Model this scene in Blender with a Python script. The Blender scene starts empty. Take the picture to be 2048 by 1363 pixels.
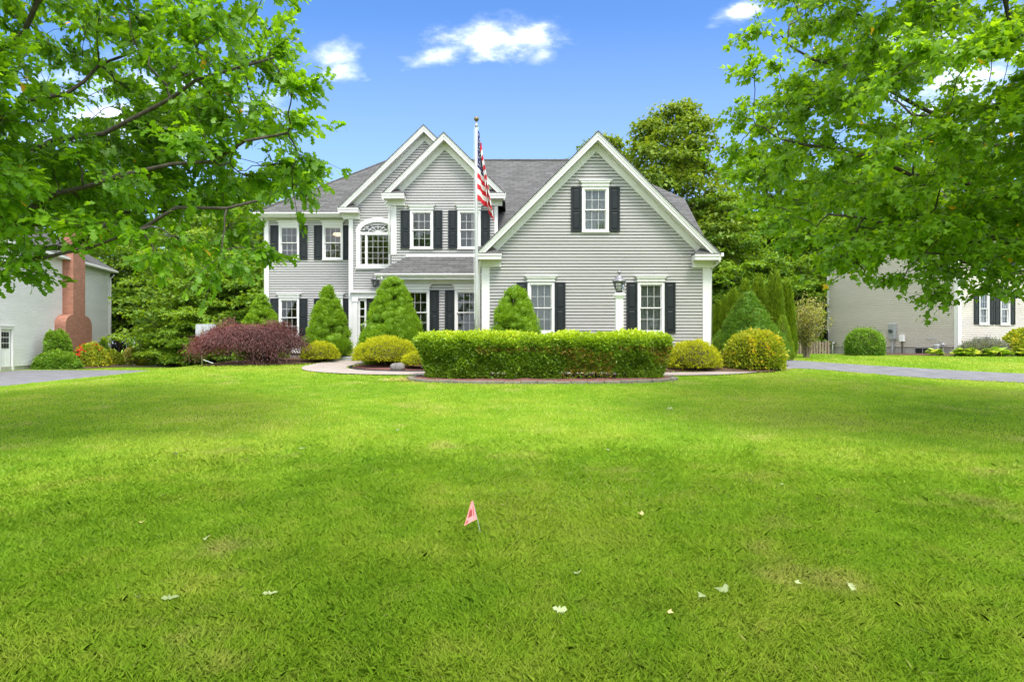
import bpy, math, random
import numpy as np
from mathutils import Vector

# ------------------------------------------------------------------ camera, sky, sun, exposure
SC = bpy.context.scene
COL = SC.collection
cam_d = bpy.data.cameras.new('camera'); cam = bpy.data.objects.new('camera', cam_d); COL.objects.link(cam)
cam.location = (0, 0, 1.5); cam.rotation_euler = (math.radians(90), 0, 0)
cam_d.sensor_width = 36.0; cam_d.lens = 22.5; cam_d.shift_y = 8.5 / 2048
cam_d.clip_start = 0.05; cam_d.clip_end = 2000
SC.camera = cam

SUN_EL, SUN_AZ = math.radians(60), math.radians(156)      # azimuth clockwise from +Y: behind the camera, a little left
SUN_DIR = Vector((math.cos(SUN_EL) * math.sin(SUN_AZ), math.cos(SUN_EL) * math.cos(SUN_AZ), math.sin(SUN_EL)))
W = bpy.data.worlds.new('World'); SC.world = W; W.use_nodes = True
def build_world():
    nt = W.node_tree; nt.nodes.clear(); N = nt.nodes; L = nt.links
    out = N.new('ShaderNodeOutputWorld'); bg = N.new('ShaderNodeBackground')
    sky = N.new('ShaderNodeTexSky'); sky.sky_type = 'NISHITA'; sky.sun_disc = False
    sky.sun_elevation = SUN_EL; sky.sun_rotation = SUN_AZ
    sky.air_density = 1.0; sky.dust_density = 2.2; sky.ozone_density = 2.0
    tc = N.new('ShaderNodeTexCoord')
    def m(op, a, b=None, c=None):
        n = N.new('ShaderNodeMath'); n.operation = op
        for i, v in enumerate((a, b, c)):
            if v is None: continue
            if isinstance(v, (int, float)): n.inputs[i].default_value = v
            else: L.new(v, n.inputs[i])
        return n.outputs[0]
    sep = N.new('ShaderNodeSeparateXYZ'); L.new(tc.outputs['Generated'], sep.inputs[0])
    X, Y, Z = sep.outputs
    Ya = m('MAXIMUM', m('ABSOLUTE', Y), 0.12)
    u = m('DIVIDE', X, Ya); v = m('DIVIDE', Z, Ya)
    cmb = N.new('ShaderNodeCombineXYZ'); L.new(u, cmb.inputs[0]); L.new(v, cmb.inputs[1])
    sgn = m('MULTIPLY', m('LESS_THAN', Y, 0.0), 7.0); L.new(sgn, cmb.inputs[2])
    def noise(scale, detail, rough=0.55, off=0.0):
        mp = N.new('ShaderNodeMapping'); mp.inputs['Location'].default_value = (off, off * .7, 0)
        mp.inputs['Scale'].default_value = (scale, scale * 1.9, 1)
        L.new(cmb.outputs[0], mp.inputs[0])
        n = N.new('ShaderNodeTexNoise'); n.inputs['Scale'].default_value = 1; n.inputs['Detail'].default_value = detail
        n.inputs['Roughness'].default_value = rough; L.new(mp.outputs[0], n.inputs['Vector'])
        return n.outputs[0]
    n1 = noise(9, 6, .58, 3.1); n2 = noise(24, 5, .6, 9.7)
    wob = m('ADD', m('MULTIPLY', m('SUBTRACT', n1, .5), 1.5), m('MULTIPLY', m('SUBTRACT', n2, .5), .9))
    total = None
    #        u      v     ru    rv   tilt  strength soft
    blobs = [(-.035, .474, .118, .042, .05, .95, 1.1), (-.100, .456, .085, .026, .24, .85, 1.1), (.030, .486, .080, .038, -.14, .92, 1.1), (.050, .452, .045, .022, .2, .7, 1.3),
             (-.280, .450, .070, .034, .18, .9, 1.2), (-.272, .428, .06, .03, .1, .85, 1.2), (-.225, .414, .045, .009, .16, .5, 1.4), (.352, .520, .060, .020, .34, .9, 1.1),
             (-.60, .36, .34, .15, .1, .85, 1.3), (.70, .40, .24, .26, 0, .85, 1.3)]
    for (a, b, ru, rv, t, s, soft) in blobs:
        du = m('SUBTRACT', u, a); dv = m('SUBTRACT', v, b)
        p = m('DIVIDE', m('ADD', du, m('MULTIPLY', dv, t)), ru); q = m('DIVIDE', m('SUBTRACT', dv, m('MULTIPLY', du, t)), rv)
        d = m('SQRT', m('ADD', m('MULTIPLY', p, p), m('MULTIPLY', q, q)))
        d = m('ADD', d, m('MULTIPLY', wob, 1.25))
        k = m('MULTIPLY', m('SMOOTH_MIN', m('MAXIMUM', m('DIVIDE', m('SUBTRACT', 1.15, d), soft), 0), 1.0, .2), s)
        total = k if total is None else m('MAXIMUM', total, k)
    front = m('MULTIPLY', m('GREATER_THAN', Y, 0.05), m('MINIMUM', m('MAXIMUM', m('DIVIDE', m('SUBTRACT', .95, v), .35), 0), 1))
    total = m('MULTIPLY', m('POWER', m('MINIMUM', m('MAXIMUM', total, 0), 1), 3.0), front)
    rest = m('MULTIPLY', m('MAXIMUM', m('SUBTRACT', noise(1.6, 6, .6, 5.0), .36), 0), 5.0)     # the other half of the sky: scattered cloud
    rest = m('MULTIPLY', m('MINIMUM', rest, .92), m('SUBTRACT', 1, front))
    total = m('MINIMUM', m('MAXIMUM', m('ADD', total, rest), 0), 1)
    total = m('MAXIMUM', total, m('MULTIPLY', m('MAXIMUM', m('SUBTRACT', .52, v), 0), .30))        # pale haze low in the sky, all round
    total = m('MULTIPLY', total, m('GREATER_THAN', Z, 0.0))
    bright = N.new('ShaderNodeMix'); bright.data_type = 'RGBA'
    L.new(total, bright.inputs['Factor']); 
    gain = N.new('ShaderNodeMix'); gain.data_type = 'RGBA'; gain.blend_type = 'MULTIPLY'; gain.inputs['Factor'].default_value = 1
    L.new(sky.outputs[0], gain.inputs['A']); gain.inputs['B'].default_value = SKY_TINT
    L.new(gain.outputs['Result'], bright.inputs['A']); bright.inputs['B'].default_value = CLOUD_COL
    L.new(bright.outputs['Result'], bg.inputs[0]); bg.inputs[1].default_value = 0.12
    L.new(bg.outputs[0], out.inputs[0])
SKY_TINT = (.52, .80, 1.14, 1); CLOUD_COL = (10.5, 10.5, 10.6, 1)
build_world()
sun_d = bpy.data.lights.new('sun', 'SUN'); sun = bpy.data.objects.new('sun', sun_d); COL.objects.link(sun)
sun_d.energy = 2.2; sun_d.angle = math.radians(18); sun_d.color = (1.0, 0.955, 0.88)
sun.rotation_euler = SUN_DIR.to_track_quat('Z', 'Y').to_euler(); sun.location = (0, -20, 40)
vs = SC.view_settings; vs.view_transform = 'Standard'; vs.look = 'None'; vs.exposure = 1.15; vs.gamma = 1.0; vs.use_curve_mapping = False
SC.cycles.use_denoising = True; SC.cycles.max_bounces = 7; SC.cycles.diffuse_bounces = 4; SC.cycles.glossy_bounces = 3
SC.cycles.transmission_bounces = 5; SC.cycles.transparent_max_bounces = 10; SC.cycles.use_adaptive_sampling = True
SC.cycles.sample_clamp_indirect = 6

# ------------------------------------------------------------------ materials
def new_mat(name):
    m = bpy.data.materials.new(name); m.use_nodes = True; nt = m.node_tree
    return m, nt, nt.nodes, nt.links, nt.nodes['Principled BSDF']
def mix_rgb(nt, fac, a, b):
    n = nt.nodes.new('ShaderNodeMix'); n.data_type = 'RGBA'
    for k, v in (('Factor', fac), ('A', a), ('B', b)):
        if hasattr(v, 'is_linked'): nt.links.new(v, n.inputs[k])
        elif k == 'Factor': n.inputs[k].default_value = v
        else: n.inputs[k].default_value = (*v[:3], 1)
    return n.outputs['Result']
def noise_n(nt, scale, detail=4, rough=.55, coord='Object', stretch=(1, 1, 1)):
    tc = nt.nodes.new('ShaderNodeTexCoord'); mp = nt.nodes.new('ShaderNodeMapping'); mp.inputs['Scale'].default_value = stretch
    n = nt.nodes.new('ShaderNodeTexNoise'); n.inputs['Scale'].default_value = scale; n.inputs['Detail'].default_value = detail
    n.inputs['Roughness'].default_value = rough
    nt.links.new(tc.outputs[coord], mp.inputs[0]); nt.links.new(mp.outputs[0], n.inputs['Vector'])
    return n.outputs[0]
def ramp(nt, fac, stops):
    r = nt.nodes.new('ShaderNodeValToRGB'); nt.links.new(fac, r.inputs[0]); e = r.color_ramp.elements
    while len(e) < len(stops): e.new(.5)
    for el, (p, c) in zip(e, stops): el.position = p; el.color = (*c[:3], 1)
    return r.outputs[0]
def bump(nt, b, h, strength=.3, dist=.01):
    n = nt.nodes.new('ShaderNodeBump'); n.inputs['Strength'].default_value = strength; n.inputs['Distance'].default_value = dist
    nt.links.new(h, n.inputs['Height']); nt.links.new(n.outputs[0], b.inputs['Normal'])
def paint(name, col, rough=.55, var=.12, scale=1.5, spec=.3, bumps=0.0, stretch=(1, 1, 1), metal=0.0):
    m, nt, N, L, b = new_mat(name)
    n = noise_n(nt, scale, 5, .6, 'Object', stretch)
    c0 = [x * (1 - var) for x in col]; c1 = [min(1, x * (1 + var)) for x in col]
    L.new(ramp(nt, n, [(.3, c0), (.7, c1)]), b.inputs['Base Color'])
    b.inputs['Roughness'].default_value = rough; b.inputs['Specular IOR Level'].default_value = spec; b.inputs['Metallic'].default_value = metal
    if bumps: bump(nt, b, noise_n(nt, scale * 12, 4), bumps, .01)
    return m
LEAF_GAIN = (2.3, 1.95, 1.3)
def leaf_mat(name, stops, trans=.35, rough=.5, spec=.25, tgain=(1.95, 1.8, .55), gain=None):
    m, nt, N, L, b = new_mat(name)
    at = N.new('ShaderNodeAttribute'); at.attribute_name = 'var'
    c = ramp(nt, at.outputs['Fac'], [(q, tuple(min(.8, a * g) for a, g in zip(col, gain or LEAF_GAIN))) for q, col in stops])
    L.new(c, b.inputs['Base Color']); b.inputs['Roughness'].default_value = rough; b.inputs['Specular IOR Level'].default_value = spec
    tr = N.new('ShaderNodeBsdfTranslucent')
    g = N.new('ShaderNodeMix'); g.data_type = 'RGBA'; g.blend_type = 'MULTIPLY'; g.inputs['Factor'].default_value = 1
    L.new(c, g.inputs['A']); g.inputs['B'].default_value = (*tgain, 1); L.new(g.outputs['Result'], tr.inputs[0])
    mx = N.new('ShaderNodeMixShader'); mx.inputs[0].default_value = trans
    L.new(b.outputs[0], mx.inputs[1]); L.new(tr.outputs[0], mx.inputs[2]); L.new(mx.outputs[0], N['Material Output'].inputs['Surface'])
    return m
M = {}
def siding_mat(name, col):
    m, nt, N, L, b = new_mat(name)
    n = noise_n(nt, 1.2, 5, .6, 'Object', (.25, .25, 1.0)); n2 = noise_n(nt, 30, 3, .6, 'Object', (.08, .08, 1.0))
    a = ramp(nt, n, [(.3, [x * .93 for x in col]), (.7, [x * 1.05 for x in col])])
    L.new(mix_rgb(nt, .12, a, ramp(nt, n2, [(.35, [x * .75 for x in col]), (.65, [x * 1.1 for x in col])])), b.inputs['Base Color'])
    b.inputs['Roughness'].default_value = .55; b.inputs['Specular IOR Level'].default_value = .3
    bump(nt, b, n2, .12, .004); return m
M['siding'] = siding_mat('grey vinyl siding', (.48, .463, .458))
M['siding_w'] = siding_mat('white vinyl siding', (.88, .87, .87))
M['siding_b'] = siding_mat('beige vinyl siding', (.68, .63, .56))
M['trim'] = paint('white trim paint', (.72, .715, .69), .45, .04, 1.2)
M['shutter'] = paint('slate shutter paint', (.016, .020, .022), .5, .15, 2.0, .25)
M['door'] = paint('black door paint', (.02, .021, .023), .35, .15, 2, .4)
M['room'] = paint('interior wall', (.33, .32, .29), .8, .15, 1.0)
M['room_y'] = paint('yellow interior wall', (.50, .42, .17), .8, .15, 1.0)
M['curtain'] = paint('sheer curtain', (.40, .40, .385), .85, .06, 6.0, .1, 0, (6, 6, .4))
M['granite'] = paint('granite step', (.36, .36, .355), .7, .25, 25, .3, .3)
M['concrete'] = paint('concrete', (.42, .40, .36), .85, .18, 5, .2, .4)
M['muntin'] = paint('grey grille', (.50, .50, .49), .5, .04, 2)
M['found'] = paint('foundation', (.23, .22, .20), .9, .2, 6, .2, .4)
M['black_metal'] = paint('black metal', (.03, .03, .032), .35, .2, 4, .5)
M['pewter'] = paint('pewter metal', (.22, .22, .23), .35, .25, 8, .5, 0, (1, 1, 1), .6)
M['steel'] = paint('galvanised steel', (.40, .41, .42), .5, .15, 6, .5, 0, (1, 1, 1), .3)
M['vinyl'] = paint('white vinyl post', (.82, .82, .80), .4, .03, 1.5)
M['pole'] = paint('aluminium pole', (.52, .52, .52), .35, .08, 5, .5, 0, (1, 1, .1), .25)
M['bronze'] = paint('bronze ball', (.20, .15, .07), .35, .2, 6, .5, 0, (1, 1, 1), .7)
M['stone'] = paint('field stone', (.20, .185, .17), .85, .3, 6, .2, .7)
M['wood'] = paint('weathered wood', (.23, .18, .13), .85, .3, 6, .2, .4, (3, 3, .4))
M['bark'] = paint('bark', (.085, .072, .06), .9, .4, 9, .15, .8, (2, 2, .5))
M['twig'] = paint('shrub twigs', (.075, .07, .035), .95, .35, 14, .1, .8)
M['twig_red'] = paint('dark twigs', (.05, .036, .032), .95, .3, 14, .1, .8)
M['soil'] = paint('forest floor', (.075, .075, .035), .95, .5, 1.2, .1, .8)
M['mulch'] = paint('brown mulch', (.12, .075, .05), .95, .6, 22, .1, 1.0)
M['mulch_red'] = paint('red bark mulch', (.21, .095, .085), .95, .65, 26, .1, 1.0)
M['edging'] = paint('black edging', (.02, .02, .02), .6, .1, 3)
M['block'] = paint('concrete edging block', (.19, .175, .135), .9, .28, 7, .2, .6)
M['asphalt'] = paint('worn asphalt', (.165, .163, .17), .9, .22, 2.2, .2, .35)
M['red'] = paint('flag red', (.56, .022, .035), .75, .08, 5); M['blue'] = paint('flag blue', (.022, .026, .12), .75, .1, 5)
M['white_cloth'] = paint('flag white', (.72, .71, .70), .8, .04, 5)
M['pink'] = paint('salmon plastic film', (.88, .30, .28), .5, .06, 20, .3)
M['ink'] = paint('dark red print', (.22, .012, .015), .6, .05, 10)
M['orange'] = paint('orange steel', (.75, .16, .06), .5, .1, 5)
M['net'] = paint('white net cord', (.8, .8, .8), .8, .05, 5)
M['acrylic_w'] = paint('grey backboard', (.42, .44, .46), .5, .12, 4)
def mk_glass():
    m, nt, N, L, b = new_mat('window glass')
    g = N.new('ShaderNodeBsdfGlossy'); g.inputs['Roughness'].default_value = .02; g.inputs['Color'].default_value = (.9, .95, 1, 1)
    t = N.new('ShaderNodeBsdfTransparent'); t.inputs[0].default_value = (.86, .88, .87, 1)
    f = N.new('ShaderNodeFresnel'); f.inputs[0].default_value = 1.5
    mm = N.new('ShaderNodeMath'); mm.operation = 'MULTIPLY_ADD'; mm.inputs[1].default_value = .9; mm.inputs[2].default_value = .0
    L.new(f.outputs[0], mm.inputs[0])
    bp = N.new('ShaderNodeBump'); bp.inputs['Strength'].default_value = .04; bp.inputs['Distance'].default_value = .02
    L.new(noise_n(nt, 1.6, 2), bp.inputs['Height']); L.new(bp.outputs[0], g.inputs['Normal'])
    mx = N.new('ShaderNodeMixShader'); L.new(mm.outputs[0], mx.inputs[0]); L.new(t.outputs[0], mx.inputs[1]); L.new(g.outputs[0], mx.inputs[2])
    L.new(mx.outputs[0], N['Material Output'].inputs['Surface']); return m
M['glass'] = mk_glass()
def emis(name, col, s):
    m, nt, N, L, b = new_mat(name); b.inputs['Base Color'].default_value = (*col, 1)
    b.inputs['Emission Color'].default_value = (*col, 1); b.inputs['Emission Strength'].default_value = s; return m
M['lamp_glow'] = emis('lit lamp glass', (1.0, .62, .30), 1.6); M['shade_glow'] = emis('lit lamp shade', (.85, .36, .12), .55)
def mk_shingle(name, c):
    m, nt, N, L, b = new_mat(name)
    tc = N.new('ShaderNodeTexCoord'); sp = N.new('ShaderNodeSeparateXYZ'); L.new(tc.outputs['Object'], sp.inputs[0])
    ad = N.new('ShaderNodeMath'); ad.operation = 'ADD'; L.new(sp.outputs[0], ad.inputs[0]); L.new(sp.outputs[1], ad.inputs[1])
    cb = N.new('ShaderNodeCombineXYZ'); L.new(ad.outputs[0], cb.inputs[0]); L.new(sp.outputs[2], cb.inputs[1])
    br = N.new('ShaderNodeTexBrick'); br.inputs['Scale'].default_value = 1; br.inputs['Brick Width'].default_value = .42
    br.inputs['Row Height'].default_value = .080; br.inputs['Mortar Size'].default_value = .012; br.inputs['Mortar Smooth'].default_value = .25
    br.offset = .37; br.inputs['Bias'].default_value = -.1
    br.inputs['Color1'].default_value = (*[x * 1.55 for x in c], 1); br.inputs['Color2'].default_value = (*[x * .70 for x in c], 1); br.inputs['Mortar'].default_value = (*[x * .25 for x in c], 1)
    L.new(cb.outputs[0], br.inputs['Vector'])
    n = noise_n(nt, 1.1, 5, .65); n2 = noise_n(nt, 90, 2)
    c1 = mix_rgb(nt, .22, br.outputs['Color'], ramp(nt, n, [(.3, [x * .75 for x in c]), (.7, [x * 1.3 for x in c])]))
    L.new(mix_rgb(nt, .2, c1, ramp(nt, n2, [(.35, [x * .4 for x in c]), (.65, [x * 1.8 for x in c])])), b.inputs['Base Color'])
    b.inputs['Roughness'].default_value = .92; b.inputs['Specular IOR Level'].default_value = .2
    inv = N.new('ShaderNodeMath'); inv.operation = 'SUBTRACT'; inv.inputs[0].default_value = 1; L.new(br.outputs['Fac'], inv.inputs[1])
    bump(nt, b, inv.outputs[0], .8, .02); return m
M['shingle'] = mk_shingle('asphalt shingles', (.098, .096, .093))
def mk_brick():
    m, nt, N, L, b = new_mat('chimney brick')
    tc = N.new('ShaderNodeTexCoord'); sp = N.new('ShaderNodeSeparateXYZ'); L.new(tc.outputs['Object'], sp.inputs[0])
    ad = N.new('ShaderNodeMath'); ad.operation = 'ADD'; L.new(sp.outputs[0], ad.inputs[0]); L.new(sp.outputs[1], ad.inputs[1])
    cb = N.new('ShaderNodeCombineXYZ'); L.new(ad.outputs[0], cb.inputs[0]); L.new(sp.outputs[2], cb.inputs[1])
    br = N.new('ShaderNodeTexBrick'); br.inputs['Scale'].default_value = 1; br.inputs['Brick Width'].default_value = .21; br.inputs['Row Height'].default_value = .075
    br.inputs['Mortar Size'].default_value = .008; br.inputs['Color1'].default_value = (.44, .16, .09, 1); br.inputs['Color2'].default_value = (.25, .085, .05, 1)
    br.inputs['Mortar'].default_value = (.40, .30, .24, 1); L.new(cb.outputs[0], br.inputs['Vector'])
    n = noise_n(nt, 3, 5); L.new(mix_rgb(nt, .3, br.outputs['Color'], ramp(nt, n, [(.3, (.24, .10, .06)), (.7, (.52, .24, .15))])), b.inputs['Base Color'])
    b.inputs['Roughness'].default_value = .9
    inv = N.new('ShaderNodeMath'); inv.operation = 'SUBTRACT'; inv.inputs[0].default_value = 1; L.new(br.outputs['Fac'], inv.inputs[1])
    bump(nt, b, inv.outputs[0], .7, .015); return m
M['brick'] = mk_brick()
def mk_paver():
    m, nt, N, L, b = new_mat('tan pavers')
    tc = N.new('ShaderNodeTexCoord')
    br = N.new('ShaderNodeTexBrick'); br.inputs['Scale'].default_value = 1; br.inputs['Brick Width'].default_value = .22; br.inputs['Row Height'].default_value = .14
    br.inputs['Mortar Size'].default_value = .008; br.inputs['Color1'].default_value = (0.400, 0.328, 0.288, 1); br.inputs['Color2'].default_value = (0.288, 0.240, 0.208, 1); br.inputs['Mortar'].default_value = (0.128, 0.112, 0.096, 1)
    L.new(tc.outputs['Object'], br.inputs['Vector'])
    n = noise_n(nt, 2.2, 5); L.new(mix_rgb(nt, .35, br.outputs['Color'], ramp(nt, n, [(.3, (0.288, 0.248, 0.216)), (.7, (0.416, 0.352, 0.304))])), b.inputs['Base Color'])
    b.inputs['Roughness'].default_value = .9; return m
M['paver'] = mk_paver()
def mk_lawn():
    m, nt, N, L, b = new_mat('lawn turf')
    n = noise_n(nt, .30, 6, .65); n2 = noise_n(nt, 2.2, 5, .65); n3 = noise_n(nt, 70, 3, .6)
    a = ramp(nt, n, [(.33, (0.094, 0.211, 0.007)), (.48, (0.156, 0.273, 0.011)), (.60, (0.242, 0.304, 0.027)), (.72, (0.296, 0.312, 0.055))])
    c = mix_rgb(nt, .35, a, ramp(nt, n2, [(.32, (0.086, 0.179, 0.008)), (.52, (0.156, 0.265, 0.012)), (.70, (0.265, 0.312, 0.047))]))
    L.new(mix_rgb(nt, .25, c, ramp(nt, n3, [(.3, (0.062, 0.125, 0.006)), (.7, (0.234, 0.312, 0.023))])), b.inputs['Base Color'])
    b.inputs['Roughness'].default_value = .9; b.inputs['Specular IOR Level'].default_value = .1
    bump(nt, b, n3, .4, .02); return m
M['lawn'] = mk_lawn()
def mk_grass():
    m, nt, N, L, b = new_mat('grass blades')
    at = N.new('ShaderNodeAttribute'); at.attribute_name = 'var'
    n = noise_n(nt, .30, 6, .65); n2 = noise_n(nt, 2.2, 5, .65); n4 = noise_n(nt, .8, 4, .6)
    base = ramp(nt, at.outputs['Fac'], [(0, (.13, .27, .010)), (.45, (.20, .37, .013)), (.82, (.29, .44, .024)), (.95, (.42, .45, .10)), (1.0, (.58, .50, .24))])
    patch = ramp(nt, n, [(.33, (.10, .24, .009)), (.47, (.20, .36, .016)), (.58, (.34, .43, .04)), (.70, (.44, .44, .09))])
    p2 = ramp(nt, n2, [(.32, (.11, .25, .010)), (.52, (.22, .38, .016)), (.70, (.38, .44, .06))])
    c = mix_rgb(nt, .38, mix_rgb(nt, .6, base, patch), p2)
    c = mix_rgb(nt, ramp(nt, n4, [(.58, (0, 0, 0)), (.76, (.6, .6, .6))]), c, (.50, .43, .13))
    gn = N.new('ShaderNodeMix'); gn.data_type = 'RGBA'; gn.blend_type = 'MULTIPLY'; gn.inputs['Factor'].default_value = 1; L.new(c, gn.inputs['A']); gn.inputs['B'].default_value = (1.56, 1.36, 2.0, 1); c = gn.outputs['Result']
    L.new(c, b.inputs['Base Color']); b.inputs['Roughness'].default_value = .5; b.inputs['Specular IOR Level'].default_value = .22
    tr = N.new('ShaderNodeBsdfTranslucent'); L.new(c, tr.inputs[0])
    mx = N.new('ShaderNodeMixShader'); mx.inputs[0].default_value = .5
    L.new(b.outputs[0], mx.inputs[1]); L.new(tr.outputs[0], mx.inputs[2]); L.new(mx.outputs[0], N['Material Output'].inputs['Surface']); return m
M['grass'] = mk_grass()
M['oak'] = leaf_mat('oak leaves', [(0, (.028, .070, .010)), (.35, (.045, .115, .012)), (.75, (.075, .165, .014)), (.965, (.11, .20, .016)), (1, (.34, .17, .03))], .55, .40, .42, gain=(2.8, 2.35, 1.4))
M['maple'] = leaf_mat('maple leaves', [(0, (.036, .085, .010)), (.35, (.058, .130, .012)), (.75, (.095, .185, .016)), (.975, (.13, .22, .02)), (1, (.36, .20, .04))], .55, .40, .42, gain=(2.8, 2.35, 1.4))
M['wood_a'] = leaf_mat('woodland leaves', [(0, (.030, .075, .012)), (.5, (.055, .120, .014)), (1, (.105, .185, .020))], .35)
M['wood_b'] = leaf_mat('woodland light leaves', [(0, (.036, .085, .013)), (.5, (.068, .138, .017)), (1, (.125, .205, .026))], .4)
M['wood_c'] = leaf_mat('oak crown leaves', [(0, (.035, .075, .012)), (.5, (.07, .125, .018)), (1, (.13, .185, .035))], .3)
M['spruce'] = leaf_mat('spruce needles', [(0, (.045, .105, .012)), (.5, (.085, .175, .016)), (1, (.14, .25, .022))], .3, .6)
M['spruce_d'] = leaf_mat('dark spruce needles', [(0, (.025, .075, .014)), (.5, (.055, .130, .02)), (.93, (.095, .190, .03)), (1, (.12, .10, .03))], .2, .6)
M['arbor'] = leaf_mat('arborvitae sprays', [(0, (.040, .090, .010)), (.5, (.075, .140, .012)), (1, (.13, .205, .018))], .25, .6)
M['gold'] = leaf_mat('golden threadleaf', [(0, (.15, .18, .012)), (.5, (.30, .32, .016)), (1, (.48, .46, .03))], .3, .6, .2, (1.2, 1.2, .6), gain=(1.45, 1.45, 1.0))
M['hedge'] = leaf_mat('hedge leaves', [(0, (.035, .065, .012)), (.15, (.13, .095, .03)), (.22, (.045, .095, .010)), (.55, (.085, .165, .013)), (.8, (.17, .265, .02)), (1, (.30, .38, .10))], .35, .4, .35)
M['shrub_o'] = leaf_mat('green orange shrub', [(0, (.06, .11, .015)), (.45, (.13, .19, .02)), (.75, (.24, .26, .03)), (1, (.36, .21, .045))], .3)
M['shrub_g'] = leaf_mat('green shrub', [(0, (.030, .080, .012)), (.5, (.055, .130, .015)), (1, (.11, .20, .025))], .3)
M['shrub_y'] = leaf_mat('pale yellow shrub', [(0, (.11, .15, .03)), (.5, (.26, .27, .07)), (1, (.48, .43, .16))], .3, gain=(1.15, 1.15, 1.0))
M['purple'] = leaf_mat('purple maple leaves', [(0, (.048, .020, .018)), (.5, (.120, .046, .040)), (.85, (.23, .085, .070)), (1, (.38, .18, .14))], .25, .5, .35, (1.5, .8, .8), gain=(1.7, 1.6, 1.6))
M['lavender'] = leaf_mat('grey lavender', [(0, (.14, .17, .13)), (.6, (.24, .26, .25)), (1, (.30, .28, .40))], .2, gain=(1.15, 1.15, 1.0))
M['hosta'] = leaf_mat('hosta leaves', [(0, (.05, .12, .02)), (.6, (.12, .22, .04)), (1, (.42, .46, .25))], .25)
M['redflower'] = leaf_mat('red flowers', [(0, (.45, .02, .015)), (1, (.75, .06, .04))], .2, gain=(1.15, 1.15, 1.0))
M['pale_leaf'] = leaf_mat('pale leaf underside', [(0, (.20, .25, .12)), (1, (.36, .40, .24))], .25, gain=(1.15, 1.15, 1.0))
M['dark_leaf'] = leaf_mat('dark fallen leaf', [(0, (.05, .07, .02)), (1, (.09, .10, .03))], .1, gain=(1.15, 1.15, 1.0))
M['tan_leaf'] = leaf_mat('tan fallen leaf', [(0, (.45, .36, .16)), (1, (.62, .50, .26))], .2, gain=(1.15, 1.15, 1.0))

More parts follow.
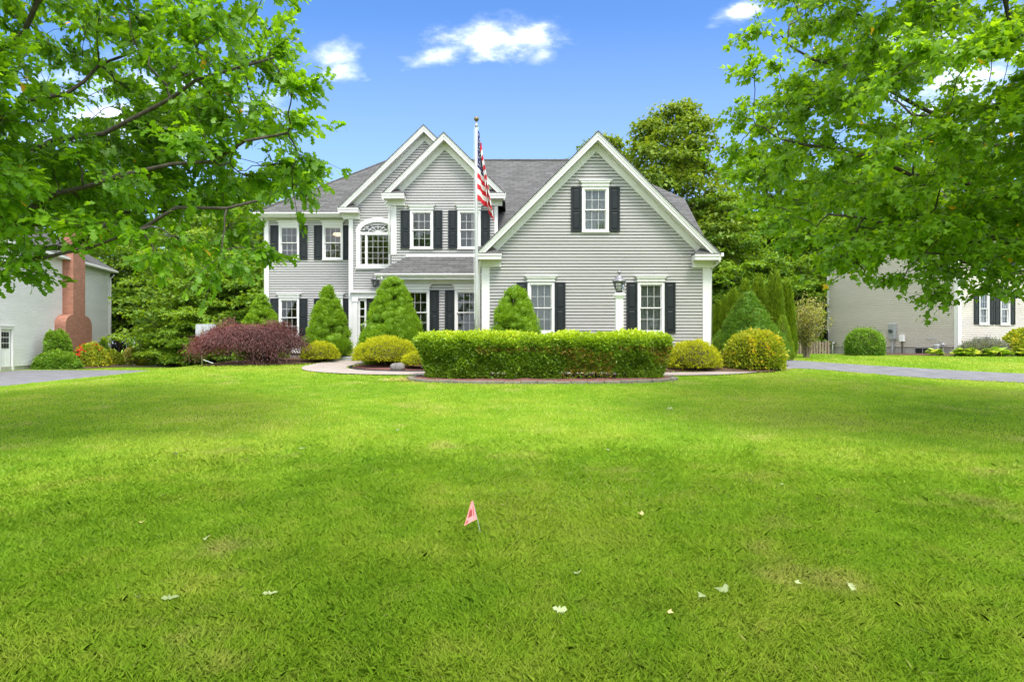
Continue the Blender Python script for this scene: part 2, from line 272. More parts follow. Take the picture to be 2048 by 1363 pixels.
# ------------------------------------------------------------------ builders
OFF = {}
class MB:
    def __init__(s): s.v = []; s.f = []; s.mi = []
    def add(s, vs, fs, mi=0):
        o = len(s.v); s.v += [tuple(map(float, v)) for v in vs]; s.f += [tuple(i + o for i in f) for f in fs]; s.mi += [mi] * len(fs); return s
    def box(s, x0, x1, y0, y1, z0, z1, mi=0):
        return s.add([(x0, y0, z0), (x1, y0, z0), (x1, y1, z0), (x0, y1, z0), (x0, y0, z1), (x1, y0, z1), (x1, y1, z1), (x0, y1, z1)],
                     [(0, 3, 2, 1), (4, 5, 6, 7), (0, 1, 5, 4), (1, 2, 6, 5), (2, 3, 7, 6), (3, 0, 4, 7)], mi)
    def cbox(s, x0, x1, y0, y1, z0, z1, c=.01, mi=0):       # box with its four upright edges and its top rim chamfered
        pl = [(x0 + c, y0), (x1 - c, y0), (x1, y0 + c), (x1, y1 - c), (x1 - c, y1), (x0 + c, y1), (x0, y1 - c), (x0, y0 + c)]
        cx, cy = (x0 + x1) / 2, (y0 + y1) / 2; kx = 1 - 2 * c / (x1 - x0); ky = 1 - 2 * c / (y1 - y0)
        vs = [(x, y, z0) for x, y in pl] + [(x, y, z1 - c) for x, y in pl] + [(cx + (x - cx) * kx, cy + (y - cy) * ky, z1) for x, y in pl]
        fs = [tuple(range(7, -1, -1)), tuple(range(16, 24))]
        for r in (0, 8):
            for i in range(8): fs.append((r + i, r + (i + 1) % 8, r + 8 + (i + 1) % 8, r + 8 + i))
        return s.add(vs, fs, mi)
    def xz(s, poly, y0, y1, mi=0):      # polygon in x,z pushed from y0 to y1
        n = len(poly)
        return s.add([(x, y0, z) for x, z in poly] + [(x, y1, z) for x, z in poly],
                     [tuple(range(n)), tuple(range(2 * n - 1, n - 1, -1))] + [(i, i + n, (i + 1) % n + n, (i + 1) % n) for i in range(n)], mi)
    def xy(s, poly, z0, z1, mi=0):
        n = len(poly)
        return s.add([(x, y, z0) for x, y in poly] + [(x, y, z1) for x, y in poly],
                     [tuple(range(n - 1, -1, -1)), tuple(range(n, 2 * n))] + [(i, (i + 1) % n, (i + 1) % n + n, i + n) for i in range(n)], mi)
    def slab(s, poly3, t, mi=0):        # polygon in space thickened downwards by t
        n = len(poly3)
        return s.add(list(poly3) + [(x, y, z - t) for x, y, z in poly3],
                     [tuple(range(n)), tuple(range(2 * n - 1, n - 1, -1))] + [(i, i + n, (i + 1) % n + n, (i + 1) % n) for i in range(n)], mi)
    def tube(s, pts, rad, n=8, mi=0, cap=True):
        P = [Vector(p) for p in pts]; R = rad if hasattr(rad, '__len__') else [rad] * len(P)
        rings = []; 
        for i, p in enumerate(P):
            d = (P[min(i + 1, len(P) - 1)] - P[max(i - 1, 0)]); d = d.normalized() if d.length > 1e-9 else Vector((0, 0, 1))
            a = d.cross(Vector((0, 0, 1)) if abs(d.z) < .9 else Vector((1, 0, 0))).normalized(); b = d.cross(a)
            rings.append([p + (a * math.cos(2 * math.pi * k / n) + b * math.sin(2 * math.pi * k / n)) * R[i] for k in range(n)])
        fs = []
        for i in range(len(P) - 1):
            for k in range(n): fs.append((i * n + k, i * n + (k + 1) % n, (i + 1) * n + (k + 1) % n, (i + 1) * n + k))
        if cap: fs += [tuple(range(n - 1, -1, -1)), tuple(range((len(P) - 1) * n, len(P) * n))]
        return s.add([v for r in rings for v in r], fs, mi)
    def lathe(s, prof, c=(0, 0, 0), n=16, mi=0):
        vs = []; fs = []
        for r, z in prof:
            for k in range(n): vs.append((c[0] + r * math.cos(2 * math.pi * k / n), c[1] + r * math.sin(2 * math.pi * k / n), c[2] + z))
        for i in range(len(prof) - 1):
            for k in range(n): fs.append((i * n + k, i * n + (k + 1) % n, (i + 1) * n + (k + 1) % n, (i + 1) * n + k))
        fs += [tuple(range(n - 1, -1, -1)), tuple(range((len(prof) - 1) * n, len(prof) * n))]
        return s.add(vs, fs, mi)
def off_of(parent): return OFF.get(parent.name, (0, 0, 0)) if parent else (0, 0, 0)
def link(name, data, parent=None, label=None, cat=None, group=None, kind=None, loc=None):
    o = bpy.data.objects.new(name, data); COL.objects.link(o)
    if parent: o.parent = parent; OFF[o.name] = off_of(parent)
    if label: o['label'] = label
    if cat: o['category'] = cat
    if group: o['group'] = group
    if kind: o['kind'] = kind
    if loc is not None: o.location = loc
    return o
def empty(name, loc, label, cat, group=None, rotz=0, local=False):
    o = link(name, None, None, label, cat, group); o.location = loc; o.rotation_euler = (0, 0, rotz); o.empty_display_size = .2
    OFF[o.name] = (0, 0, 0) if local else tuple(loc); return o
def obj(name, mb, mat, parent=None, smooth=False, origin=None, **kw):
    o = origin if origin is not None else off_of(parent)
    me = bpy.data.meshes.new(name); me.from_pydata([(x - o[0], y - o[1], z - o[2]) for x, y, z in mb.v], [], mb.f)
    for m in (mat if isinstance(mat, (list, tuple)) else [mat]): me.materials.append(M[m] if isinstance(m, str) else m)
    if any(mb.mi): me.polygons.foreach_set('material_index', mb.mi)
    if smooth: me.polygons.foreach_set('use_smooth', [True] * len(me.polygons))
    me.update()
    ob = link(name, me, parent, **kw)
    if origin is not None:
        p = off_of(parent); ob.location = (o[0] - p[0], o[1] - p[1], o[2] - p[2]); OFF[ob.name] = tuple(o)
    return ob
def big_mesh(name, V, F, mat, var=None, smooth=False):
    V = np.asarray(V, np.float32); F = np.asarray(F, np.int32); me = bpy.data.meshes.new(name); k = F.shape[1]
    me.vertices.add(len(V)); me.vertices.foreach_set('co', V.ravel())
    me.loops.add(F.size); me.loops.foreach_set('vertex_index', F.ravel())
    me.polygons.add(len(F)); me.polygons.foreach_set('loop_start', np.arange(0, F.size, k, dtype=np.int32))
    if smooth: me.polygons.foreach_set('use_smooth', np.ones(len(F), bool))
    for m in (mat if isinstance(mat, (list, tuple)) else [mat]): me.materials.append(M[m] if isinstance(m, str) else m)
    if var is not None:
        a = me.attributes.new('var', 'FLOAT', 'POINT'); a.data.foreach_set('value', np.asarray(var, np.float32))
    me.update(calc_edges=True); return me
def unit(a): return a / np.maximum(np.linalg.norm(a, axis=-1, keepdims=True), 1e-9)
def vnoise(P, seed=0):                                       # smooth 3-D value noise, 0..1
    P = np.asarray(P, np.float64); i = np.floor(P).astype(np.int64); f = P - i; f = f * f * (3 - 2 * f)
    def h(a):
        n = (a[..., 0] * 374761393 + a[..., 1] * 668265263 + a[..., 2] * 2147483647 + seed * 974634777) & 0xffffffff
        n = ((n ^ (n >> 13)) * 1274126177) & 0xffffffff; return ((n ^ (n >> 16)) & 0xffff) / 65535.0
    r = 0
    for dx in (0, 1):
        for dy in (0, 1):
            for dz in (0, 1):
                w = (f[..., 0] if dx else 1 - f[..., 0]) * (f[..., 1] if dy else 1 - f[..., 1]) * (f[..., 2] if dz else 1 - f[..., 2])
                r = r + w * h(i + np.array([dx, dy, dz]))
    return r
# leaf outlines: x across, y along, z up; (verts, triangles)
def fan_leaf(out, zfold=.22, droop=.28):
    vs = [(0, .45, 0)] + [(x, y, abs(x) * zfold - droop * y * y) for x, y in out]
    return np.array(vs), np.array([(0, i, i % len(out) + 1) for i in range(1, len(out) + 1)])
OAK = fan_leaf([(.0, -.10), (.25, .15), (.12, .28), (.37, .47), (.16, .54), (.32, .82), (.0, 1.05),
                (-.31, .80), (-.15, .52), (-.38, .44), (-.11, .28), (-.24, .14)])
MAPLE = fan_leaf([(0, 0), (.29, .10), (.54, .46), (.22, .52), (.0, 1.0), (-.22, .52), (-.54, .46), (-.29, .10)])
ELL = (np.array([(0, 0, 0), (.27, .45, .08), (0, 1, -.08), (-.27, .45, .08)]), np.array([(0, 1, 2), (0, 2, 3)]))
BROAD = (np.array([(0, 0, 0), (.42, .45, .10), (0, 1, -.10), (-.42, .45, .10)]), np.array([(0, 1, 2), (0, 2, 3)]))
NEED = (np.array([(-.16, 0, 0), (.16, 0, 0), (0, 1, 0)]), np.array([(0, 1, 2)]))
TUFT = (np.array([(-.22, 0, 0), (.22, 0, 0), (0, 1, 0), (0, 0, -.22), (0, 0, .22), (0, .9, .05)]), np.array([(0, 1, 2), (3, 4, 5)]))
def cloud(P, D, Nn, S, shape):
    D = unit(D); R = unit(np.cross(D, Nn)); Nn = np.cross(R, D); sv, sf = shape; K = len(sv)
    V = P[:, None, :] + S[:, None, None] * (sv[None, :, 0, None] * R[:, None, :] + sv[None, :, 1, None] * D[:, None, :] + sv[None, :, 2, None] * Nn[:, None, :])
    F = sf[None] + (np.arange(len(P)) * K)[:, None, None]
    return V.reshape(-1, 3), F.reshape(-1, sf.shape[1]), K
def leaf_mesh(name, P, D, Nn, S, shape, var, mat):
    V, F, K = cloud(P, D, Nn, S, shape); return big_mesh(name, V, F, mat, np.repeat(var, K))

# ------------------------------------------------------------------ ground, drives, walk
def sm(x, a, b):
    t = np.clip((np.asarray(x, float) - a) / (b - a), 0, 1); return t * t * (3 - 2 * t)
_BY = [-50, 3, 10, 16.3, 18, 20.5, 24, 28, 300]; _BZ = [0, 0, .22, .53, .64, .78, .92, .98, 1.0]
def gz(x, y):
    x = np.asarray(x, float); y = np.asarray(y, float)
    b = sum(np.interp(y + d, _BY, _BZ) for d in (-1.6, -.8, 0, .8, 1.6)) / 5
    lf = 1 - .75 * sm(-x, 9, 17); rf = 1 - .30 * sm(x, 8, 13) * (1 - sm(y, 20, 28))
    und = .03 * np.sin(x * .55 + 1.3) * np.sin(y * .47 + .4) * sm(y, 2, 6) * (1 - sm(y, 13, 16))
    return b * lf * rf + und - .9 * sm(y, 36, 62)
def gzf(x, y): return float(gz(x, y))
def axis(fine0, fine1, step, far):
    a = list(np.arange(fine0, fine1 + 1e-6, step)); k = step
    while a[-1] < far: k *= 1.35; a.append(a[-1] + k)
    k = step
    while a[0] > -far: k *= 1.35; a.insert(0, a[0] - k)
    return np.array(a)
def lattice(name, X, Y, Z, mat, **kw):
    n, m = X.shape; V = np.stack([X, Y, Z], -1).reshape(-1, 3); i = np.arange(n * m).reshape(n, m)
    F = np.stack([i[:-1, :-1], i[:-1, 1:], i[1:, 1:], i[1:, :-1]], -1).reshape(-1, 4)
    return link(name, big_mesh(name, V, F, mat, None, True), **kw)
ax, ay = axis(-34, 34, .5, 700), axis(-8, 62, .5, 700)
GX, GY = np.meshgrid(ax, ay); lattice('lawn_ground', GX, GY, gz(GX, GY), 'lawn', kind='structure')
def resample(pl, n):
    pl = np.array(pl, float); d = np.r_[0, np.cumsum(np.linalg.norm(np.diff(pl, axis=0), axis=1))]
    # rounded polyline (Catmull-Rom through the points)
    t = np.linspace(0, d[-1], n); out = []
    for q in t:
        i = min(max(np.searchsorted(d, q) - 1, 0), len(pl) - 2); s = (q - d[i]) / max(d[i + 1] - d[i], 1e-9)
        p0, p1, p2, p3 = pl[max(i - 1, 0)], pl[i], pl[i + 1], pl[min(i + 2, len(pl) - 1)]
        out.append(.5 * ((2 * p1) + (-p0 + p2) * s + (2 * p0 - 5 * p1 + 4 * p2 - p3) * s * s + (-p0 + 3 * p1 - 3 * p2 + p3) * s ** 3))
    return np.array(out)
MASKS = []
def ribbon(name, A, B, mat, dz, n=70, m=16, **kw):
    A = resample(A, n); B = resample(B, n); t = np.linspace(0, 1, m)[None, :, None]
    P = A[:, None, :] * (1 - t) + B[:, None, :] * t
    MASKS.append(np.r_[A, B[::-1]])
    return lattice(name, P[..., 0], P[..., 1], gz(P[..., 0], P[..., 1]) + dz, mat, **kw)
def bed(name, pts, mat, dz=.03, hump=.05, mask=True, **kw):
    pts = np.array(pts + [pts[0]], float); b = resample(pts, 90)[:-1]; c = b.mean(0)
    if mask: MASKS.append(b)
    t = np.linspace(0, 1, 14)[:, None, None]; P = c + (b[None] - c) * t
    P = np.concatenate([P, P[:, :1]], 1)
    Z = gz(P[..., 0], P[..., 1]) + dz + hump * (1 - t[..., 0] ** 2) + .03 * (vnoise(np.stack([P[..., 0] * 3, P[..., 1] * 3, P[..., 0] * 0], -1)) - .5) * (1 - t[..., 0] ** 6)
    return lattice(name, P[..., 0], P[..., 1], Z, mat, **kw)
ribbon('woodland_floor', [(-90, 38), (-40, 37), (-20, 36), (-12, 34.5), (-9, 37), (8, 38), (12.4, 36), (16, 37), (40, 44), (90, 50)],
       [(-90, 130), (-40, 130), (-20, 130), (-12, 130), (-9, 130), (8, 130), (12, 130), (16, 130), (40, 130), (90, 130)], 'soil', .03, 120, 40, kind='structure')
ribbon('driveway_neighbour', [(-15.2, 6), (-15.7, 14), (-15.8, 20), (-16.1, 26), (-16.7, 30.2), (-18.2, 31.6), (-21, 31.9)],
       [(-30, 6), (-28, 14), (-26.5, 20), (-25, 26), (-24.4, 29), (-24.4, 31), (-24.3, 32.0)], 'asphalt', .012, 80, 24, kind='structure')
ribbon('driveway', [(8.5, 20.4), (10.2, 20.6), (11.6, 19.9), (14.2, 18), (18, 15.3), (26, 11), (40, 6)],
       [(8.7, 27.5), (10.2, 26.3), (11.6, 25.0), (16.5, 21), (21, 18.2), (30, 14), (44, 9)], 'asphalt', .016, 90, 24, kind='structure')
ribbon('front_walk', [(-6.7, 23.9), (-6.75, 22), (-6.75, 20.6), (-6.1, 19.2), (-4.6, 18.35), (-2.5, 18.05), (2, 18.0), (6, 18.15), (8.9, 20.2)],
       [(-4.9, 23.9), (-5.0, 22.6), (-5.35, 21.1), (-5.1, 20.0), (-4.2, 19.25), (-2.5, 18.95), (2, 18.85), (6, 18.95), (8.2, 21.0)], 'paver', .030, 110, 10, kind='structure')
bed('mulch_bed_red', [(-5.15, 20.9), (-5.0, 20.1), (-4.2, 19.35), (-2.9, 19.05), (-1.2, 19.1), (-1.1, 20.3), (-1.5, 22.6), (-4.2, 22.9), (-4.8, 22.2)], 'mulch_red', .035, .06, kind='structure')
bed('mulch_bed_garage', [(-.9, 19.15), (2, 18.95), (6, 19.0), (7.6, 18.9), (8.5, 20.2), (9.6, 22.4), (9.2, 24.6), (7.2, 24.2), (6.5, 21), (6.2, 20.25), (-.8, 20.25)], 'mulch', .035, .05, kind='structure')
bed('mulch_bed_left', [(-11.2, 23.0), (-10.2, 21.6), (-8.3, 21.4), (-6.95, 22.4), (-6.9, 23.8), (-6.7, 26.6), (-10.2, 26.6), (-11.4, 25.2)], 'mulch', .03, .05, kind='structure')
bed('mulch_bed_right', [(17.9, 34.5), (18.6, 32.0), (19.6, 29.6), (21.2, 28.6), (24, 28.9), (29, 29.9), (29, 31.5), (23, 31.2), (21.4, 30.9), (19.6, 35.6), (18.6, 36.8)], 'mulch', .03, .10, kind='structure')
bed('mulch_bed_chimney', [(-24.4, 33.1), (-22.9, 33.4), (-22.6, 37), (-23.6, 41.5), (-25.6, 43), (-26.2, 40), (-25.2, 36)], 'mulch', .02, .05, kind='structure')
ISL = [(-2.75, 17.15), (-2.35, 16.55), (-1.2, 16.22), (.8, 16.12), (2.8, 16.25), (4.0, 16.6), (4.35, 17.2), (3.6, 17.75), (.8, 17.9), (-2.1, 17.75)]
bed('mulch_bed_island', ISL, 'mulch_red', .05, .05, kind='structure')

# ------------------------------------------------------------------ grey house
def xrange_at(poly, z):
    xs = []
    for (x0, z0), (x1, z1) in zip(poly, poly[1:] + poly[:1]):
        if z0 == z1:
            if abs(z0 - z) < 1e-9: xs += [x0, x1]
        elif min(z0, z1) - 1e-9 <= z <= max(z0, z1) + 1e-9: xs.append(x0 + (x1 - x0) * (z - z0) / (z1 - z0))
    return (min(xs), max(xs)) if xs else None
def courses(poly, holes, exp=.1016):
    """horizontal strips of a convex wall polygon, cut round the openings: [(z0, z1, [(xl0, xr0, xl1, xr1), ...])]"""
    zb, zt = min(z for _, z in poly), max(z for _, z in poly); out = []; z = zb
    while z < zt - .015:
        z1 = min(z + exp, zt - .001); a, b = xrange_at(poly, z), xrange_at(poly, z1)
        if a and b:
            segs = [(a[0], a[1], b[0], b[1])]
            for (hx0, hx1, hz0, hz1) in holes:
                if min(z1, hz1) - max(z, hz0) < .045: continue
                nxt = []
                for (l0, r0, l1, r1) in segs:
                    if hx1 <= l0 or hx0 >= r0: nxt.append((l0, r0, l1, r1)); continue
                    if hx0 > l0 + .02: nxt.append((l0, hx0, l1, min(hx0, r1)))
                    if hx1 < r0 - .02: nxt.append((hx1, r0, max(hx1, l1), r1))
                segs = nxt
            out.append((z, z1, segs))
        z += exp
    return out
LAP = [(.006, .034), (.0, -.028), (.062, -.030), (.068, .004), (.1016, .024), (.1016, .034)]      # lap profile: height, depth
BOARDS = []
def clad_wall(root, poly, holes, yw, mat='siding', boards=True, wname='wall'):
    back = MB(); strips = courses(poly, holes)
    for z0, z1, segs in strips:
        for (l0, r0, l1, r1) in segs: back.xz([(l0, z0), (r0, z0), (r1, z1), (l1, z1)], yw + .036, yw + .06)
    w = obj(wname, back, mat, root)
    rr = random.Random(int(yw * 100))
    for z0, z1, segs in strips:
        for (l0, r0, l1, r1) in segs:
            j = rr.uniform(-.002, .002); n = len(LAP); v = []
            for (h, d) in LAP:
                t = min(1, h / .1016); v += [(l0 + (l1 - l0) * t, yw + d + j, z0 + h * (z1 - z0) / .1016), (r0 + (r1 - r0) * t, yw + d + j, z0 + h * (z1 - z0) / .1016)]
            BOARDS.append((r0 - l0, v, [(2 * i, 2 * i + 1, 2 * i + 3, 2 * i + 2) for i in range(n - 1)] + [tuple(range(0, 2 * n, 2))[::-1], tuple(range(1, 2 * n, 2))], w, mat))
    return w
PANE = {}
def pane(root, cx, y, cz, w, h):
    k = (round(w, 3), round(h, 3))
    if k not in PANE:
        mb = MB().box(-w / 2, w / 2, -.002, .002, -h / 2, h / 2); me = bpy.data.meshes.new('pane'); me.from_pydata(mb.v, [], mb.f); me.materials.append(M['glass']); PANE[k] = me
    p = off_of(root); return link('pane', PANE[k], root, loc=(cx - p[0], y - p[1], cz - p[2]))
def header(root, cx, zt, w, yw, parent):
    h = MB().box(cx - w / 2 - .01, cx + w / 2 + .01, yw - .075, yw + .02, zt + .002, zt + .15).box(cx - w / 2 - .03, cx + w / 2 + .03, yw - .09, yw + .02, zt + .02, zt + .04)
    h.xz([(cx - w / 2 - .02, zt + .12), (cx + w / 2 + .02, zt + .12), (cx + w / 2 + .09, zt + .18), (cx - w / 2 - .09, zt + .18)], yw - .115, yw + .02)
    h.box(cx - w / 2 - .10, cx + w / 2 + .10, yw - .135, yw + .02, zt + .182, zt + .20)
    return obj('header', h, 'trim', parent)
def window(root, cx, zt, zb, w, yw, cols=3, rows=2, head=True, curtain=None, room='room', depth=1.6, cas=.08):
    x0, x1 = cx - w / 2, cx + w / 2
    c = MB().box(x0, x0 + cas, yw - .055, yw + .06, zb, zt).box(x1 - cas, x1, yw - .055, yw + .06, zb, zt)
    c.box(x0 + cas, x1 - cas, yw - .055, yw + .06, zt - cas, zt).box(x0 + cas, x1 - cas, yw - .055, yw + .06, zb, zb + .055)
    c.box(x0 - .015, x1 + .015, yw - .085, yw + .02, zb - .03, zb - .002)
    win = obj('window', c, 'trim', root)
    gx0, gx1, g0, g1 = x0 + cas, x1 - cas, zb + .055, zt - cas; mid = (g0 + g1) / 2; s = .035
    for (a, b, yy) in ((mid - .015, g1, yw - .012), (g0, mid + .02, yw + .022)):
        f = MB().box(gx0, gx0 + s, yy, yy + .03, a, b).box(gx1 - s, gx1, yy, yy + .03, a, b).box(gx0 + s, gx1 - s, yy, yy + .03, b - s, b).box(gx0 + s, gx1 - s, yy, yy + .03, a, a + s)
        ix0, ix1, iz0, iz1 = gx0 + s, gx1 - s, a + s, b - s; pw, ph = (ix1 - ix0) / cols, (iz1 - iz0) / rows; t = .0075; g = MB()
        for i in range(1, cols): g.box(ix0 + i * pw - t, ix0 + i * pw + t, yy + .006, yy + .024, iz0, iz1)
        for j in range(1, rows): g.box(ix0, ix1, yy + .007, yy + .023, iz0 + j * ph - t, iz0 + j * ph + t)
        obj('sash', f, 'trim', win); obj('grille', g, 'muntin', win)
        for i in range(cols):
            for j in range(rows): pane(win, ix0 + (i + .5) * pw, yy + .015, iz0 + (j + .5) * ph, pw - .015, ph - .015)
    if head: header(root, cx, zt, w, yw, win)
    if room:
        y0, y1 = yw + .062, yw + depth; e = .35
        X0, X1, Z0, Z1 = gx0 - e, gx1 + e, g0 - .7, g1 + .25
        r = MB().add([(X0, y0, Z0), (X1, y0, Z0), (X1, y1, Z0), (X0, y1, Z0), (X0, y0, Z1), (X1, y0, Z1), (X1, y1, Z1), (X0, y1, Z1)],
                     [(0, 1, 2, 3), (4, 7, 6, 5), (2, 1, 5, 6), (3, 2, 6, 7), (0, 3, 7, 4)])
        obj('room', r, room, win)
    if curtain:
        for (a, b) in curtain:
            n = 28; xs = np.linspace(gx0 + a * (gx1 - gx0), gx0 + b * (gx1 - gx0), n)
            vs = []; fs = []
            for i, x in enumerate(xs):
                yy = yw + .13 + .018 * math.sin(i * 1.25) + .008 * math.sin(i * 2.9)
                vs += [(x, yy, g0 - .1), (x, yy, g1 + .03)]
            for i in range(n - 1): fs.append((2 * i, 2 * i + 2, 2 * i + 3, 2 * i + 1))
            obj('curtain', MB().add(vs, fs), 'curtain', win)
    return win
def shutter(root, x0, x1, z0, z1, yw):
    y0 = yw - .075; s = .05
    m = MB().box(x0, x1, y0 + .018, yw - .034, z0, z1)
    zm = z0 + (z1 - z0) * .47
    m.box(x0, x0 + s, y0, y0 + .017, z0, z1).box(x1 - s, x1, y0, y0 + .017, z0, z1)
    for a, b in ((z0, z0 + .07), (zm - .035, zm + .035), (z1 - .06, z1)): m.box(x0 + s, x1 - s, y0, y0 + .017, a, b)
    o = obj('shutter', m, 'shutter', root)
    for a, b in ((z0 + .07, zm - .035), (zm + .035, z1 - .06)):
        i = .022; j = .045
        p = MB().add([(x0 + s + i, y0 + .017, a + i), (x1 - s - i, y0 + .017, a + i), (x1 - s - i, y0 + .017, b - i), (x0 + s + i, y0 + .017, b - i),
                      (x0 + s + j, y0 + .004, a + j), (x1 - s - j, y0 + .004, a + j), (x1 - s - j, y0 + .004, b - j), (x0 + s + j, y0 + .004, b - j)],
                     [(4, 5, 6, 7), (0, 1, 5, 4), (1, 2, 6, 5), (2, 3, 7, 6), (3, 0, 4, 7)])
        obj('panel', p, 'shutter', o)
    return o
H = empty('grey_house', (-2, 24, .9), 'two-storey grey clapboard house with white gables, dark shutters and grey shingle roof behind the hedge', 'house')
YG, YA, YP, YB, YL = 20.3, 23.86, 23.15, 25.8, 26.7
def hole(cx, zt, zb, w): return (cx - w / 2 + .045, cx + w / 2 - .045, zb + .03, zt - .045)
SW = .335
# windows: (cx, top, bottom, width, wall plane)
WG = [(.92, 3.50, 1.885, .85), (4.40, 3.50, 1.885, .85)]; WAT = [(2.64, 6.51, 5.09, .85)]
WA = [(-3.365, 6.52, 5.09, .86), (-1.595, 6.52, 5.09, .86)]; WP = [(-3.41, 3.50, 1.89, .86), (-1.64, 3.50, 1.89, .86)]
WL = [(-9.29, 6.49, 5.07, .85), (-7.47, 6.49, 5.07, .85), (-9.29, 3.46, 1.86, .85), (-7.47, 3.46, 1.86, .85)]
GP = [(-.94, 1.15), (6.28, 1.15), (6.28, 4.45), (2.67, 8.02), (-.94, 4.45)]
clad_wall(H, GP, [hole(*w) for w in WG + WAT], YG)
clad_wall(H, [(-4.49, 4.55), (-.55, 4.55), (-.55, 7.15), (-2.50, 9.14), (-4.49, 7.15)], [hole(*w) for w in WA], YA)
clad_wall(H, [(-4.49, 1.25), (-.95, 1.25), (-.95, 4.10), (-4.49, 4.10)], [hole(*w) for w in WP], YP)
ARCH = dict(cx=-5.40, half=.71, zb=4.745, zs=6.05, rise=.395)
clad_wall(H, [(-6.55, 1.25), (-.55, 1.25), (-.55, 7.15), (-3.51, 10.05), (-6.55, 7.15)],
          [(-6.43, -4.15, 0, 3.43), (-6.06, -4.74, 4.72, 6.10), (-5.92, -4.88, 6.10, 6.22), (-5.78, -5.02, 6.22, 6.36)], YB)
clad_wall(H, [(-10.28, 1.42), (-6.56, 1.42), (-6.56, 6.84), (-10.28, 6.84)], [hole(*w) for w in WL], YL)
BOARDS.sort(key=lambda b: -b[0]); rest = MB()
for k, (ln, v, fs, w, mat) in enumerate(BOARDS):
    if k < 290: obj('clapboard', MB().add(v, fs), mat, w)
    else: rest.add(v, fs)
if rest.v: obj('clapboard', rest, 'siding', H, kind='stuff')
def side_wall(x, y0, y1, z0, z1, face):
    m = MB(); z = z0
    while z < z1 - .01:
        zt = min(z + .1016, z1); a, b = x + face * .024, x + face * .006
        m.add([(a, y0, z), (a, y1, z), (b, y1, zt), (b, y0, zt), (x - face * .03, y0, z), (x - face * .03, y1, z), (x - face * .03, y1, zt), (x - face * .03, y0, zt)],
              [(0, 1, 2, 3), (4, 7, 6, 5), (0, 4, 5, 1), (3, 2, 6, 7), (0, 3, 7, 4), (1, 5, 6, 2)]); z += .1016
    obj('side_wall', m, 'siding', H)
for a in ((-.94 + .03, YG + .05, YP + 3, 1.15, 4.45, -1), (6.28 - .03, YG + .05, 29, 1.15, 4.45, 1), (-4.49 + .03, YA + .05, YB, 4.55, 7.15, -1), (-4.49 + .03, YP + .05, YB, 1.25, 4.1, -1),
          (-6.55 + .03, YB + .05, YL, 1.25, 7.1, -1), (-10.28 + .03, YL + .05, 35, 1.42, 6.84, -1), (-.55 - .03, YA + .05, 26.5, 5.0, 7.1, 1), (7.0, 26.5, 34, 1.3, 6.6, 1)): side_wall(*a)
obj('rear_wall', MB().box(-10.2, 7.0, 34.9, 35.0, 1.0, 6.9), 'siding', H)
f = MB().box(-10.24, -6.57, YL + .03, YL + .25, .3, 1.17).box(-6.52, -4.5, YB + .03, YB + .2, .3, 1.25).box(-4.46, -.96, YP + .03, YP + .2, .3, 1.25).box(-.9, 6.24, YG + .03, YG + .25, .3, 1.15).box(6.2, 6.24, YG + .25, 29, .3, 1.15).box(-10.24, -10.1, YL + .25, 35, .3, 1.42)
obj('foundation', f, 'found', H)
obj('skirt_board', MB().box(-10.27, -6.56, YL - .03, YL + .028, 1.172, 1.418), 'trim', H)
